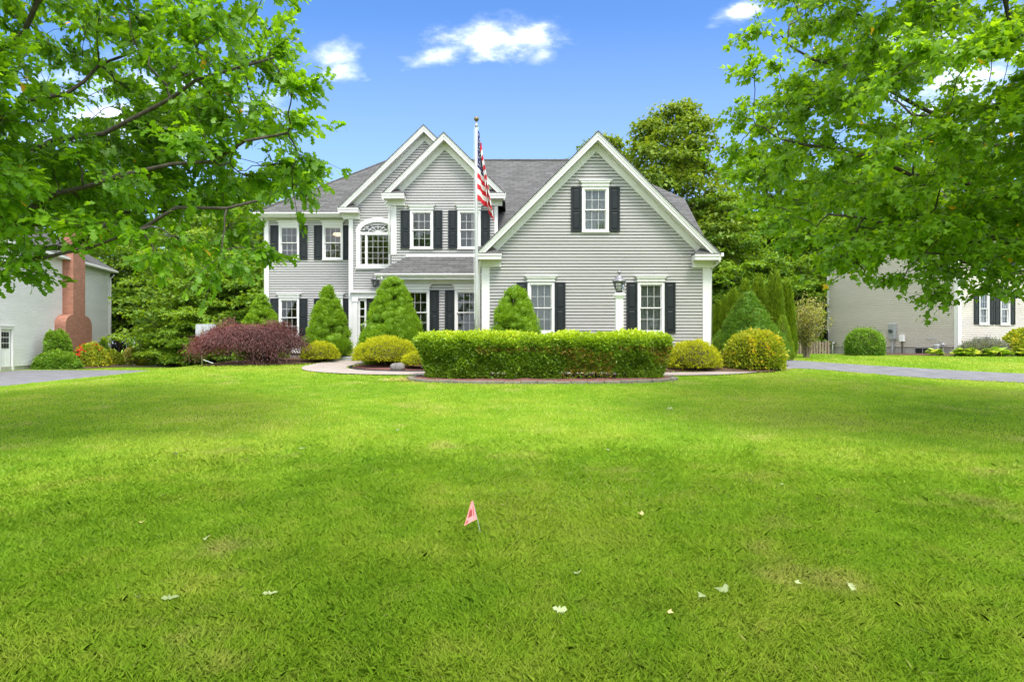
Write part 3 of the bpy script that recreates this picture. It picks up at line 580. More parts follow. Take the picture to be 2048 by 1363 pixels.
# corner boards
for (x0, x1, y, z0, z1) in ((-.95, -.71, YG, 1.13, 4.22), (6.05, 6.29, YG, 1.13, 4.22), (-4.50, -4.30, YA, 4.86, 7.0), (-.64, -.53, YA, 4.86, 7.0), (-6.56, -6.40, YB, 1.22, 6.95),
                            (-10.29, -10.14, YL, 1.42, 6.80), (-4.50, -4.36, YP, 1.22, 3.78)):
    obj('corner_board', MB().box(x0, x1, y - .05, y + .03, z0, z1).box(x0 - .012, x0 + .03, y - .049, y + .2, z0, z1), 'trim', H)
def para(cx, s, r0, r1, zt, slope, o0, o1):    # strip under a rake: from o0 to o1 below the roof line
    return [(cx + s * r0, zt - slope * r0 - o0), (cx + s * r1, zt - slope * r1 - o0), (cx + s * r1, zt - slope * r1 - o1), (cx + s * r0, zt - slope * r0 - o1)]
def gable(cx, zt, slope, rl, rr, yf, yw, yback, returns=(1, 1), fr=.27):
    roof = MB()
    for s, r in ((-1, rl), (1, rr)):
        obj('rake_board', MB().xz(para(cx, s, 0, r, zt, slope, .045, .27), yf + .02, yf + .05).xz(para(cx, s, 0, r, zt, slope, .04, .15), yf, yf + .019).xz(para(cx, s, 0, r, zt, slope, .04, .075), yf - .02, yf - .001), 'trim', H)
        so = MB().xz(para(cx, s, 0, r, zt, slope, .235, .25), yf + .051, yw)
        for k in range(int(r / .17)): so.xz(para(cx, s, .1 + k * .17, .115 + k * .17, zt, slope, .25, .262), yf + .051, yw - .06)
        obj('soffit', so, 'trim', H)
        obj('frieze', MB().xz(para(cx, s, 0, r - .12, zt, slope, .262, .262 + fr), yw - .06, yw - .001).xz(para(cx, s, 0, r - .12, zt, slope, .262, .31), yw - .08, yw - .061), 'trim', H)
        a, b = cx, cx + s * r; z1 = zt - slope * r
        roof.slab([(a, yf - .03, zt), (b, yf - .03, z1), (b, yback, z1), (a, yback, zt)][::s], .045)
    obj('roof', roof, 'shingle', H)
    ze = zt - slope * rl
    for s, r, on in ((-1, rl, returns[0]), (1, rr, returns[1])):
        if not on: continue
        xo, xi = cx + s * (r + .02), cx + s * (r - .78); zz = zt - slope * r + .0; x0, x1 = min(xo, xi), max(xo, xi)
        e = MB().box(x0, x1, yf + .01, yw - .002, zz - .20, zz - .02).box(x0 - .015, x1 + .015, yf - .012, yf + .009, zz - .09, zz - .018)
        ix0, ix1 = (x0 + .02, x1 - .12) if s > 0 else (x0 + .12, x1 - .02)
        e.box(ix0, ix1, yw - .09, yw - .003, zz - .40, zz - .201)
        ret = obj('eave_return', e, 'trim', H)
        xt0, xt1 = (xo - s * .05, xi + s * .33)
        t = MB().add([(xo, yf - .025, zz - .015), (xi - s * .03, yf - .025, zz - .015), (xi - s * .03, yw, zz - .015), (xo, yw, zz - .015), (xt0, yw, zz + .27), (xt1, yw, zz + .27)],
                     [(0, 1, 5, 4), (1, 2, 5), (0, 4, 3), (2, 3, 4, 5), (0, 3, 2, 1)])
        obj('return_roof', t, 'shingle', ret)
gable(2.67, 8.15, 1.0, 3.78, 3.80, YG - .45, YG, 28.3)
gable(-2.50, 9.30, .99, 2.24, 2.24, YA - .45, YA, 29.6)
gable(-3.51, 10.25, .97, 3.38, 2.90, YB - .42, YB, 30.8, (1, 0))
# main roof
def mz(y): return .75 * y - 12.765
R = MB()
R.slab([(-10.58, 26.28, mz(26.28)), (-.56, 26.28, mz(26.28)), (-.56, 23.5, mz(23.5)), (7.38, 23.5, mz(23.5)), (7.38, 27.37, mz(27.37)), (4.2, 30.9, mz(30.9)), (-6.0, 30.9, mz(30.9))], .06)
R.slab([(-10.58, 35.52, mz(26.28)), (-10.58, 26.28, mz(26.28)), (-6.0, 30.9, mz(30.9))], .06)
R.slab([(7.38, 27.37, mz(27.37)), (7.38, 34.43, mz(27.37)), (4.2, 30.9, mz(30.9))], .06)
R.slab([(7.38, 34.43, mz(27.37)), (7.38, 36, 6.5), (-10.58, 35.52, mz(26.28)), (-6.0, 30.9, mz(30.9)), (4.2, 30.9, mz(30.9))], .06)
mr = obj('roof', R, 'shingle', H)
rc = MB().tube([(-6.0, 30.9, mz(30.9) + .01), (4.2, 30.9, mz(30.9) + .01)], .06, 6).tube([(-6.0, 30.9, mz(30.9)), (-10.58, 26.28, mz(26.28))], .05, 6)
obj('ridge_cap', rc, 'shingle', mr)
obj('rake_trim', MB().add([(7.36, 23.5, mz(23.5) - .06), (7.36, 27.37, mz(27.37) - .06), (7.36, 27.37, mz(27.37) - .3), (7.36, 23.5, mz(23.5) - .3), (7.33, 23.5, mz(23.5) - .06), (7.33, 27.37, mz(27.37) - .06), (7.33, 27.37, mz(27.37) - .3), (7.33, 23.5, mz(23.5) - .3)],
    [(0, 1, 2, 3), (4, 7, 6, 5), (3, 2, 6, 7)]), 'trim', mr)
# left eave: gutter, soffit, frieze
def gutter(x0, x1, y, z, name='gutter'):
    prof = [(0, 0), (0, -.10), (-.07, -.10), (-.09, -.06), (-.115, -.045), (-.115, 0), (-.10, 0), (-.10, -.04), (-.08, -.055), (-.065, -.088), (-.012, -.088), (-.012, 0)]
    n = len(prof); v = [(x0, y + a, z + b) for a, b in prof] + [(x1, y + a, z + b) for a, b in prof]
    fs = [(i, (i + 1) % n, (i + 1) % n + n, i + n) for i in range(n)] + [tuple(range(n)), tuple(range(2 * n - 1, n - 1, -1))]
    return obj(name, MB().add(v, fs), 'trim', H)
gutter(-10.6, -6.95, 26.27, 6.93)
obj('eave_soffit', MB().box(-10.56, -6.9, 26.272, YL, 6.77, 6.79).box(-10.56, -6.9, 26.272, 26.30, 6.79, 6.93), 'trim', H)
obj('eave_frieze', MB().box(-10.13, -6.57, YL - .04, YL - .001, 6.69, 6.768), 'trim', H)
# porch-like roof over the projecting ground floor
R = MB(); xl, xr, ye, ze, zw = -4.86, -.93, 22.78, 4.05, 4.80
R.slab([(xl, ye, ze), (xr, ye, ze), (xr, YA - .02, zw), (-3.92, YA - .02, zw)], .05); R.slab([(xl, 25.6, ze), (xl, ye, ze), (-3.92, YA - .02, zw), (-3.92, 25.6, zw)], .05)
obj('roof', R, 'shingle', H)
gutter(xl - .02, xr - .06, ye + .02, ze - .005)
obj('eave_soffit', MB().box(xl + .05, xr, ye + .025, YP - .002, 3.84, 3.86).box(xl + .05, xr, ye + .025, ye + .05, 3.86, ze - .05).box(xl + .05, -4.5, YP, 25.7, 3.84, 3.86).box(xl + .05, xl + .07, ye + .05, 25.7, 3.86, ze - .05), 'trim', H)
obj('eave_frieze', MB().box(-4.35, -.96, YP - .04, YP - .001, 3.73, 3.838), 'trim', H)
obj('flashing', MB().box(-3.95, -.95, YA - .035, YA - .024, 4.79, 4.86), 'trim', H)
# downspouts
def spout(pts, name='downspout'): obj(name, MB().tube(pts, .04, 8), 'trim', H, smooth=True)
spout([(-4.74, YA - .42, 6.93), (-4.72, YA - .38, 6.82), (-4.55, YA - .12, 6.55), (-4.56, YA - .09, 6.3), (-4.56, YA - .09, 4.9)])
spout([(6.47, YG - .35, 4.22), (6.47, YG - .33, 4.12), (6.36, YG + .1, 3.95), (6.34, YG + .12, 3.8), (6.34, YG + .12, 1.1)])
spout([(-.98, YG - .3, 4.2), (-1.0, YG - .25, 4.1), (-1.04, YG + .1, 3.9), (-1.04, YG + .12, 3.7), (-1.04, YG + .12, 1.1)])
spout([(-10.33, YL - .35, 6.82), (-10.33, YL - .3, 6.7), (-10.34, YL + .06, 6.45), (-10.34, YL + .08, 6.2), (-10.34, YL + .08, 1.0)])
spout([(-4.63, ye - .02, 3.95), (-4.63, ye, 3.85), (-4.56, ye + .25, 3.72), (-4.56, YP + .05, 3.5), (-4.56, YP + .05, 1.1)])
obj('gutter_side', MB().box(6.46, 6.58, YG - .42, 27, 4.26, 4.37), 'trim', H)
# windows and shutters
def win_set(lst, yw, shut=True, **kw):
    r = []
    for (cx, zt, zb, w) in lst:
        r.append(window(H, cx, zt, zb, w, yw, **kw))
        if shut:
            shutter(H, cx - w / 2 - SW - .012, cx - w / 2 - .012, zb, zt - .01, yw); shutter(H, cx + w / 2 + .012, cx + w / 2 + SW + .012, zb, zt - .01, yw)
    return r
win_set(WG, YG, curtain=[(-.05, 1.05)]); win_set(WAT, YG, curtain=[(-.05, 1.05)])
win_set(WA, YA); win_set(WP, YP)
win_set(WL, YL)
# arched window
def arched():
    a = ARCH; cx, hw, zb, zs, rise = a['cx'], a['half'], a['zb'], a['zs'], a['rise']; yw = YB; n = 28
    def el(r, k): return [(cx - (hw + r) * math.cos(math.pi * i / n), zs + (rise + r * 1.0) * math.sin(math.pi * i / n)) for i in range(n + 1)]
    i_, o_ = el(0, 0), el(.15, 0); c = MB()
    for i in range(n): c.xz([i_[i], i_[i + 1], o_[i + 1], o_[i]], yw - .075, yw + .05)
    c.box(cx - hw - .15, cx - hw, yw - .075, yw + .05, zb - .15, zs).box(cx + hw, cx + hw + .15, yw - .075, yw + .05, zb - .15, zs).box(cx - hw, cx + hw, yw - .075, yw + .05, zb - .15, zb)
    c.box(cx - hw - .17, cx + hw + .17, yw - .11, yw, zb - .175, zb - .152)
    for i in range(n): c.xz([o_[i], o_[i + 1], el(.185, 0)[i + 1], el(.185, 0)[i]], yw - .055, yw + .02)
    w = obj('arched_window', c, 'trim', H)
    b = MB().box(cx - hw, cx + hw, yw - .05, yw + .04, zs - .11, zs - .0)
    b.box(cx - .50, cx - .44, yw - .04, yw + .04, zb, zs - .11).box(cx + .44, cx + .50, yw - .04, yw + .04, zb, zs - .11)
    obj('mullion', b, 'trim', w)
    g = MB(); gr = MB(); zt = zs - .11
    for x0, x1, cols in ((cx - hw, cx - .50, 1), (cx - .44, cx + .44, 4), (cx + .50, cx + hw, 1)):
        s = .022; g.box(x0, x0 + s, yw - .01, yw + .02, zb, zt).box(x1 - s, x1, yw - .01, yw + .02, zb, zt).box(x0 + s, x1 - s, yw - .01, yw + .02, zb, zb + s).box(x0 + s, x1 - s, yw - .01, yw + .02, zt - s, zt)
        pw, ph = (x1 - x0 - 2 * s) / cols, (zt - zb - 2 * s) / 5
        for i in range(1, cols): gr.box(x0 + s + i * pw - .007, x0 + s + i * pw + .007, yw - .005, yw + .015, zb + s, zt - s)
        for j in range(1, 5): gr.box(x0 + s, x1 - s, yw - .004, yw + .014, zb + s + j * ph - .007, zb + s + j * ph + .007)
        for i in range(cols):
            for j in range(5): pane(w, x0 + s + (i + .5) * pw, yw + .005, zb + s + (j + .5) * ph, pw - .012, ph - .012)
    obj('sash', g, 'trim', w); obj('grille', gr, 'muntin', w)
    fan = MB()
    for k in range(1, 6):
        t = math.pi * k / 6; e = (cx - (hw) * math.cos(t) * 1.0, zs + rise * math.sin(t)); d = Vector((e[0] - cx, e[1] - zs)); q = Vector((-d.y, d.x)).normalized() * .010
        s0 = (cx + d.x * .1, zs + d.y * .1)
        fan.xz([(s0[0] - q.x, s0[1] - q.y), (e[0] - q.x, e[1] - q.y), (e[0] + q.x, e[1] + q.y), (s0[0] + q.x, s0[1] + q.y)], yw - .006, yw + .016)
    for i in range(n):
        p, q = [(cx - hw * .56 * math.cos(math.pi * (i + d) / n), zs + rise * .58 * math.sin(math.pi * (i + d) / n)) for d in (0, 1)]
        p2, q2 = [(cx - (hw * .56 - .018) * math.cos(math.pi * (i + d) / n), zs + (rise * .58 - .018) * math.sin(math.pi * (i + d) / n)) for d in (0, 1)]
        fan.xz([p, q, q2, p2], yw - .003, yw + .012)
    fan.xz([(cx - .1 * math.cos(math.pi * i / 10), zs + .06 * math.sin(math.pi * i / 10)) for i in range(11)][::-1], yw - .01, yw + .02)
    obj('fan_muntin', fan, 'trim', w)
    for k in range(6):
        t0, t1 = math.pi * k / 6, math.pi * (k + 1) / 6
        pts = [(cx, zs)] + [(cx - hw * .995 * math.cos(t0 + (t1 - t0) * q / 5), zs + rise * .99 * math.sin(t0 + (t1 - t0) * q / 5)) for q in range(6)]
        obj('pane', MB().xz(pts, yw + .003, yw + .007), 'glass', w)
    y0, y1 = yw + .06, yw + 2.2; X0, X1, Z0, Z1 = cx - 1.0, cx + 1.0, 3.6, 6.75
    obj('room', MB().add([(X0, y0, Z0), (X1, y0, Z0), (X1, y1, Z0), (X0, y1, Z0), (X0, y0, Z1), (X1, y0, Z1), (X1, y1, Z1), (X0, y1, Z1)], [(0, 1, 2, 3), (4, 7, 6, 5), (2, 1, 5, 6), (3, 2, 6, 7), (0, 3, 7, 4)]), 'room_y', w)
arched()
# entrance
def entrance():
    yw = YB; z0 = 1.30
    d = MB()
    for (x0, x1) in ((-6.40, -6.20), (-4.46, -4.26)):
        d.box(x0, x1, yw - .12, yw + .03, z0, 3.38).box(x0 - .02, x1 + .02, yw - .14, yw + .03, z0, z0 + .17).box(x0 - .02, x1 + .02, yw - .14, yw + .03, 3.24, 3.38).box(x0 + .05, x1 - .05, yw - .13, yw - .12, z0 + .3, 3.14)
    d.box(-6.43, -4.23, yw - .13, yw + .03, 3.382, 3.56).box(-6.47, -4.19, yw - .18, yw + .03, 3.562, 3.60).box(-6.50, -4.16, yw - .22, yw + .03, 3.602, 3.66)
    s = obj('door_surround', d, 'trim', H)
    for (x0, x1) in ((-6.19, -5.86), (-4.86, -4.47)):
        f = MB().box(x0, x0 + .075, yw - .05, yw + .02, z0, 3.38).box(x1 - .075, x1, yw - .05, yw + .02, z0, 3.38).box(x0 + .075, x1 - .075, yw - .05, yw + .02, z0, 1.71).box(x0 + .075, x1 - .075, yw - .05, yw + .02, 3.28, 3.38)
        ph = (3.28 - 1.71) / 5
        for j in range(1, 5): f.box(x0 + .075, x1 - .075, yw - .03, yw, 1.71 + j * ph - .016, 1.71 + j * ph + .016)
        sl = obj('sidelight', f, 'trim', H)
        for j in range(5): pane(sl, (x0 + x1) / 2, yw - .015, 1.71 + (j + .5) * ph, x1 - x0 - .15, ph - .03)
        obj('room', MB().add([(x0 - .05, yw + .03, 1.5), (x1 + .05, yw + .03, 1.5), (x1 + .05, yw + 1.2, 1.5), (x0 - .05, yw + 1.2, 1.5), (x0 - .05, yw + .03, 3.4), (x1 + .05, yw + .03, 3.4), (x1 + .05, yw + 1.2, 3.4), (x0 - .05, yw + 1.2, 3.4)],
            [(0, 1, 2, 3), (4, 7, 6, 5), (2, 1, 5, 6), (3, 2, 6, 7), (0, 3, 7, 4)]), 'room_y', sl)
    dr = MB().box(-5.85, -4.87, yw - .01, yw + .05, z0, 3.37)
    dd = obj('door', dr, 'door', H)
    for x0, x1 in ((-5.74, -5.42), (-5.30, -4.98)):
        for a, b in ((1.5, 2.15), (2.3, 3.2)): obj('panel', MB().box(x0, x1, yw - .022, yw - .01, a, b), 'door', dd)
    obj('handle', MB().tube([(-5.77, yw - .07, 2.15), (-5.77, yw - .07, 2.4)], .015, 8), 'bronze', dd)
    obj('threshold', MB().box(-6.2, -4.47, yw - .25, yw - .01, 1.255, 1.299), 'trim', H)
    fc = bpy.data.curves.new('house_number', 'FONT'); fc.body = '90'; fc.size = .16; fc.align_x = 'CENTER'; fc.extrude = .004; fc.materials.append(M['black_metal'])
    p = off_of(H); tmp = bpy.data.objects.new('number_text', fc); COL.objects.link(tmp); bpy.context.view_layer.update()
    me = bpy.data.meshes.new_from_object(tmp.evaluated_get(bpy.context.evaluated_depsgraph_get())); bpy.data.objects.remove(tmp); me.name = 'house_number'
    n = link('house_number', me, H, loc=(-6.025 - p[0], yw - .056 - p[1], 1.57 - p[2])); n.rotation_euler = (math.radians(90), 0, 0)
entrance()
st = empty('granite_steps', (-5.6, 24.7, gzf(-5.6, 24.3)), 'two grey granite steps leading up to the front door', 'steps')
obj('step', MB().cbox(-7.0, -4.55, 24.15, 25.6, .7, 1.07, .015), 'granite', st); obj('step', MB().cbox(-6.85, -4.55, 24.55, 25.6, 1.07, 1.255, .015), 'granite', st)
def lantern(root, c, s=1.0):
    """six-sided coach lantern, centre of its base at c"""
    x, y, z = c; n = 6
    prof = [(.055, 0), (.06, .02), (.085, .03)]
    obj('base', MB().lathe([(r * s, h * s) for r, h in [(.03, -.05), (.075, -.04), (.08, 0), (.09, .01)]], c, 12), 'black_metal', root)
    cage = MB(); r0, r1, h = .085 * s, .165 * s, .26 * s
    P = lambda r, zz, k: (x + r * math.cos(2 * math.pi * k / n), y + r * math.sin(2 * math.pi * k / n), z + zz)
    for k in range(n): cage.tube([P(r0, 0, k), P((r0 + r1) * .56, h * .5, k), P(r1, h, k)], .008 * s, 5)
    for k in range(n): cage.tube([P(r1, h, k), P(r1, h, k + 1)], .008 * s, 5)
    obj('cage', cage, 'pewter', root)
    gl = MB()
    for k in range(n): gl.add([P(r0 * .97, 0, k), P(r0 * .97, 0, k + 1), P((r0 + r1) * .54, h * .5, k + 1), P(r1 * .97, h, k + 1), P(r1 * .97, h, k), P((r0 + r1) * .54, h * .5, k)], [(0, 1, 2, 5), (5, 2, 3, 4)])
    obj('glass_pane', gl, 'glass', root)
    obj('cap', MB().lathe([(.20 * s, h), (.195 * s, h + .02 * s), (.13 * s, h + .07 * s), (.085 * s, h + .15 * s), (.055 * s, h + .19 * s), (.02 * s, h + .20 * s), (.018 * s, h + .225 * s), (.055 * s, h + .25 * s), (.05 * s, h + .27 * s), (.012 * s, h + .29 * s), (.006 * s, h + .37 * s)], c, 12), 'pewter', root, smooth=True)
    cd = MB()
    for k in range(3):
        a = 2.1 * k; cd.tube([(x + .04 * s * math.cos(a), y + .04 * s * math.sin(a), z + .02 * s), (x + .04 * s * math.cos(a), y + .04 * s * math.sin(a), z + .13 * s)], .011 * s, 6)
        cd.lathe([(.008 * s, 0), (.016 * s, .02 * s), (.003 * s, .06 * s)], (x + .04 * s * math.cos(a), y + .04 * s * math.sin(a), z + .135 * s), 6)
    obj('candle_bulbs', cd, 'vinyl', root)
sc = empty('wall_lantern', (-5.45, YB - .03, 3.9), 'wall lantern with pewter top beside the arched window, over the front door', 'lantern')
lantern(sc, (-5.47, YB - .25, 3.86), .95)
obj('bracket', MB().tube([(-5.47, YB - .02, 4.02), (-5.35, YB - .07, 4.3), (-5.36, YB - .16, 4.42), (-5.47, YB - .25, 4.40)], .014, 6).box(-5.54, -5.33, YB - .035, YB - .02, 3.86, 4.2), 'pewter', sc)
cl = obj('ceiling_lamp', MB().lathe([(.05, .06), (.16, .05), (.19, 0), (.15, -.05), (.05, -.08)], (-7.47, YL + .7, 6.24), 16), 'lamp_glow', None, True, origin=(-7.47, YL + .7, 6.24), label='lit ceiling lamp glowing behind the upper window right of the corner', cat='lamp')
lp = empty('table_lamp', (-8.98, YL + .55, 1.75), 'table lamp with glowing orange shade behind the lower left window', 'lamp')
obj('lamp_shade', MB().lathe([(.17, 0), (.08, .26), (.075, .26), (.16, .005)], (-8.98, YL + .55, 2.16), 16), 'shade_glow', lp, True); obj('stem', MB().tube([(-8.98, YL + .55, 1.2), (-8.98, YL + .55, 2.2)], .025, 8), 'bronze', lp)

# ------------------------------------------------------------------ white house on the left
def frame_root(name, p0, p1, z, label):   # local x runs from p0 to p1, local -y points at the viewer's side
    d = Vector((p1[0] - p0[0], p1[1] - p0[1])); a = math.atan2(d.y, d.x)
    return empty(name, (p0[0], p0[1], z), label, 'house', None, a, True), d.length
def lap(mb, x0, x1, z0, z1, y, holes=(), exp=.1016, lo=.02):
    for za, zb, segs in courses([(x0, z0), (x1, z0), (x1, z1), (x0, z1)], holes, exp):
        for (l0, r0, l1, r1) in segs:
            n = len(LAP); v = []
            for (h, d) in LAP: v += [(l0, y + d, za + h * (zb - za) / .1016), (r0, y + d, za + h * (zb - za) / .1016)]
            mb.add(v, [(2 * i, 2 * i + 1, 2 * i + 3, 2 * i + 2) for i in range(n - 1)])
    mb.box(x0 + .01, x1 - .01, y + .3, y + .32, z0, z1)
def hip_roof(root, x0, x1, y0, y1, ze, slope, o=.35, name='roof'):
    x0 -= o; x1 += o; y0 -= o; y1 += o; hw = (y1 - y0) / 2; zr = ze + slope * hw; ym = (y0 + y1) / 2
    m = MB().add([(x0, y0, ze), (x1, y0, ze), (x1, y1, ze), (x0, y1, ze), (x0 + hw, ym, zr), (x1 - hw, ym, zr)], [(0, 1, 5, 4), (1, 2, 5), (2, 3, 4, 5), (3, 0, 4), (0, 3, 2, 1)])
    r = obj(name, m, 'shingle', root)
    obj('fascia', MB().box(x0, x1, y0 - .02, y0 + .005, ze - .17, ze - .002).box(x1 - .005, x1 + .02, y0, y1, ze - .17, ze - .002).box(x0 - .02, x0 + .005, y0, y1, ze - .17, ze - .002).box(x0 + .01, x1 - .01, y0 + .01, y1 - .01, ze - .16, ze - .13), 'trim', root)
    return r
LH, Ln = frame_root('white_house', (-23.2, 23.0), (-27.45, 43.6), .1, 'white clapboard house with red brick chimney at the left edge')
# local: x along the wall (away from the viewer), y negative towards the street side we see
dx0 = 8.28                                                   # side door start
w = MB(); lap(w, 0, Ln, .35, 6.35, 0, [(dx0 - .02, dx0 + 1.0, 0, 2.22)]); obj('wall', w, 'siding_w', LH)
w = MB().box(-.05, 0, .02, 11, .3, 6.35).box(Ln - .05, Ln - .001, .05, 11, .3, 6.35).box(0, Ln - .05, 10.95, 11, .3, 6.35); obj('side_wall', w, 'siding_w', LH)
obj('foundation', MB().box(.02, Ln - .02, .01, .2, -.6, .35), 'concrete', LH)
obj('corner_board', MB().box(Ln - .12, Ln + .02, -.045, .02, .3, 6.35), 'trim', LH); obj('downspout', MB().tube([(Ln - .02, -.33, 6.2), (Ln + .02, -.1, 5.95), (Ln + .02, -.09, 5.6), (Ln + .02, -.09, .35)], .045, 8), 'trim', LH, True)
hip_roof(LH, 0, Ln, 0, 11, 6.52, .72)
obj('gutter', MB().box(-.3, Ln + .3, -.48, -.372, 6.36, 6.47), 'trim', LH)
fr = MB().box(dx0 - .14, dx0 - .02, -.05, .05, .1, 2.32).box(dx0 + 1.0, dx0 + 1.12, -.05, .05, .1, 2.32).box(dx0 - .02, dx0 + 1.0, -.05, .05, 2.2, 2.32).box(dx0 - .14, dx0 + 1.12, -.08, .05, 2.321, 2.36)
obj('door_frame', fr, 'trim', LH)
dr = obj('door', MB().box(dx0, dx0 + .98, .06, .10, .12, 2.19), 'vinyl', LH)
for i in range(3):
    for j in range(3): obj('pane', MB().box(dx0 + .15 + i * .24, dx0 + .35 + i * .24, .046, .058, 1.25 + j * .28, 1.49 + j * .28), 'door', dr)
for i in range(2): obj('panel', MB().box(dx0 + .13 + i * .39, dx0 + .46 + i * .39, .048, .058, .32, 1.05), 'vinyl', dr)
# chimney: body with rounded shoulders
cx0 = (36.2 - 23.0) / (43.6 - 23.0) * Ln; sh, wd = .93, 1.53
prof = [(cx0, -.4), (cx0 + 2 * sh + wd, -.4)]
zs = 2.55
prof += [(cx0 + 2 * sh + wd, zs)] + [(cx0 + sh + wd + sh * math.cos(t), zs + .62 * math.sin(t)) for t in np.linspace(.25, math.pi / 2, 7)] + [(cx0 + sh + wd, zs + .62)]
prof += [(cx0 + sh + wd, 9.9), (cx0 + sh, 9.9)] + [(cx0 + sh - sh * math.cos(t), zs + .62 * math.sin(t)) for t in np.linspace(math.pi / 2, .25, 7)] + [(cx0, zs)]
ch = MB().xz(prof[::1], -.6, -.003); obj('chimney', ch, 'brick', LH)
obj('chimney_cap', MB().box(cx0 + sh - .06, cx0 + sh + wd + .06, -.66, .06, 9.9, 10.1).box(cx0 + sh + .1, cx0 + sh + wd - .1, -.5, -.1, 10.1, 10.35), 'brick', LH)
obj('flashing_strip', MB().box(cx0 - .07, cx0 - .004, -.035, -.001, .35, 2.6).box(cx0 + sh - .07, cx0 + sh - .004, -.035, -.001, 3.2, 6.35), 'trim', LH)

# ------------------------------------------------------------------ beige house on the right
RH = empty('beige_house', (21.4, 30.7, 1.0), 'beige clapboard house with dark shutters behind the maple at the right edge', 'house', None, math.atan2(37.9 - 30.7, 18.7 - 21.4), True)
RL = math.hypot(2.7, 7.2)
# local x runs back along the side wall, local +y is the side we see (towards -X), local -x the front
def flip(mb): mb.v = [(x, -y, z) for x, y, z in mb.v]; mb.f = [f[::-1] for f in mb.f]; return mb
w = MB(); lap(w, .0, RL, .42, 5.75, 0, [], .1016); obj('side_wall', flip(w), 'siding_b', RH)
obj('foundation', MB().box(0.03, RL, -.2, -.03, -.5, .42), 'concrete', RH)
obj('corner_board', MB().box(-.02, .16, -.02, .045, .3, 5.75).box(-.045, -.021, -.16, .045, .3, 5.75), 'trim', RH)
obj('corner_board', MB().box(RL - .1, RL + .02, -.02, .045, .3, 5.75), 'trim', RH)
# front wall lies in local x = 0, runs along local -y
FW = 9.0
def front(mb):                                                # swap: builder x -> -local y, builder y -> local x
    mb.v = [(y, -x, z) for x, y, z in mb.v]; return mb
RW = [(1.78, 3.08, 1.52, .74), (3.32, 3.08, 1.52, .74)]
RWs = RW + [(1.78, 5.35, 3.95, .74), (3.32, 5.35, 3.95, .74)]
w = MB(); lap(w, 0.0, FW, .42, 5.75, 0, [hole(*q) for q in RWs]); obj('front_wall', front(w), 'siding_b', RH)
obj('foundation', front(MB().box(.1, FW, .01, .2, -.5, .42)), 'concrete', RH)
obj('side_wall', MB().box(0, RL, -FW, -FW + .05, -.3, 5.75).box(RL - .05, RL, -FW, -.1, -.3, 5.75), 'siding_b', RH)
_obj = obj
def obj_front(name, mb, mat, parent=None, smooth=False, **kw): return _obj(name, front(mb), mat, parent, smooth, **kw)
def pane_front(root, cx, y, cz, w, h): return _obj('pane', front(MB().box(cx - w / 2, cx + w / 2, y - .002, y + .002, cz - h / 2, cz + h / 2)), 'glass', root)
_pane = pane; obj = obj_front; pane = pane_front
for (cx, zt, zb, ww) in RWs:
    window(RH, cx, zt, zb, ww, 0, curtain=[(-.05, .25), (.75, 1.05)], depth=1.2)
    shutter(RH, cx - ww / 2 - .36, cx - ww / 2 - .01, zb, zt, 0); shutter(RH, cx + ww / 2 + .01, cx + ww / 2 + .36, zb, zt, 0)
    obj('keystone', MB().xz([(cx - .05, zt + .01), (cx + .05, zt + .01), (cx + .09, zt + .19), (cx - .09, zt + .19)], -.16, -.136), 'trim', RH)
obj = _obj; pane = _pane
hip_roof(RH, 0, RL, -FW, 0, 5.9, .7, .4)

# ------------------------------------------------------------------ plants
def rnd_dirs(rng, n): return unit(rng.normal(size=(n, 3)))
def uv_core(rx, ry, rz, prof, n=14, rng=None):
    """closed twiggy body: prof = [(radius factor, height factor)]"""
    mb = MB(); vs = []; fs = []
    for r, h in prof:
        for k in range(n):
            j = 1 + (rng.uniform(-.06, .06) if rng is not None else 0); vs.append((rx * r * j * math.cos(2 * math.pi * k / n), ry * r * j * math.sin(2 * math.pi * k / n), rz * h))
    for i in range(len(prof) - 1):
        for k in range(n): fs.append((i * n + k, i * n + (k + 1) % n, (i + 1) * n + (k + 1) % n, (i + 1) * n + k))
    fs += [tuple(range(n - 1, -1, -1)), tuple(range((len(prof) - 1) * n, len(prof) * n))]
    return mb.add(vs, fs)
PLANTN = [0]
def plant(name, label, cat, x, y, group=None, dz=0.0):
    PLANTN[0] += 1
    return empty(name, (x, y, gzf(x, y) + dz), label, cat, group, local=True)
def fol(root, P, D, Nn, S, shape, var, mat): return link('foliage', leaf_mesh('foliage', P, D, Nn, S, shape, var, mat), root)
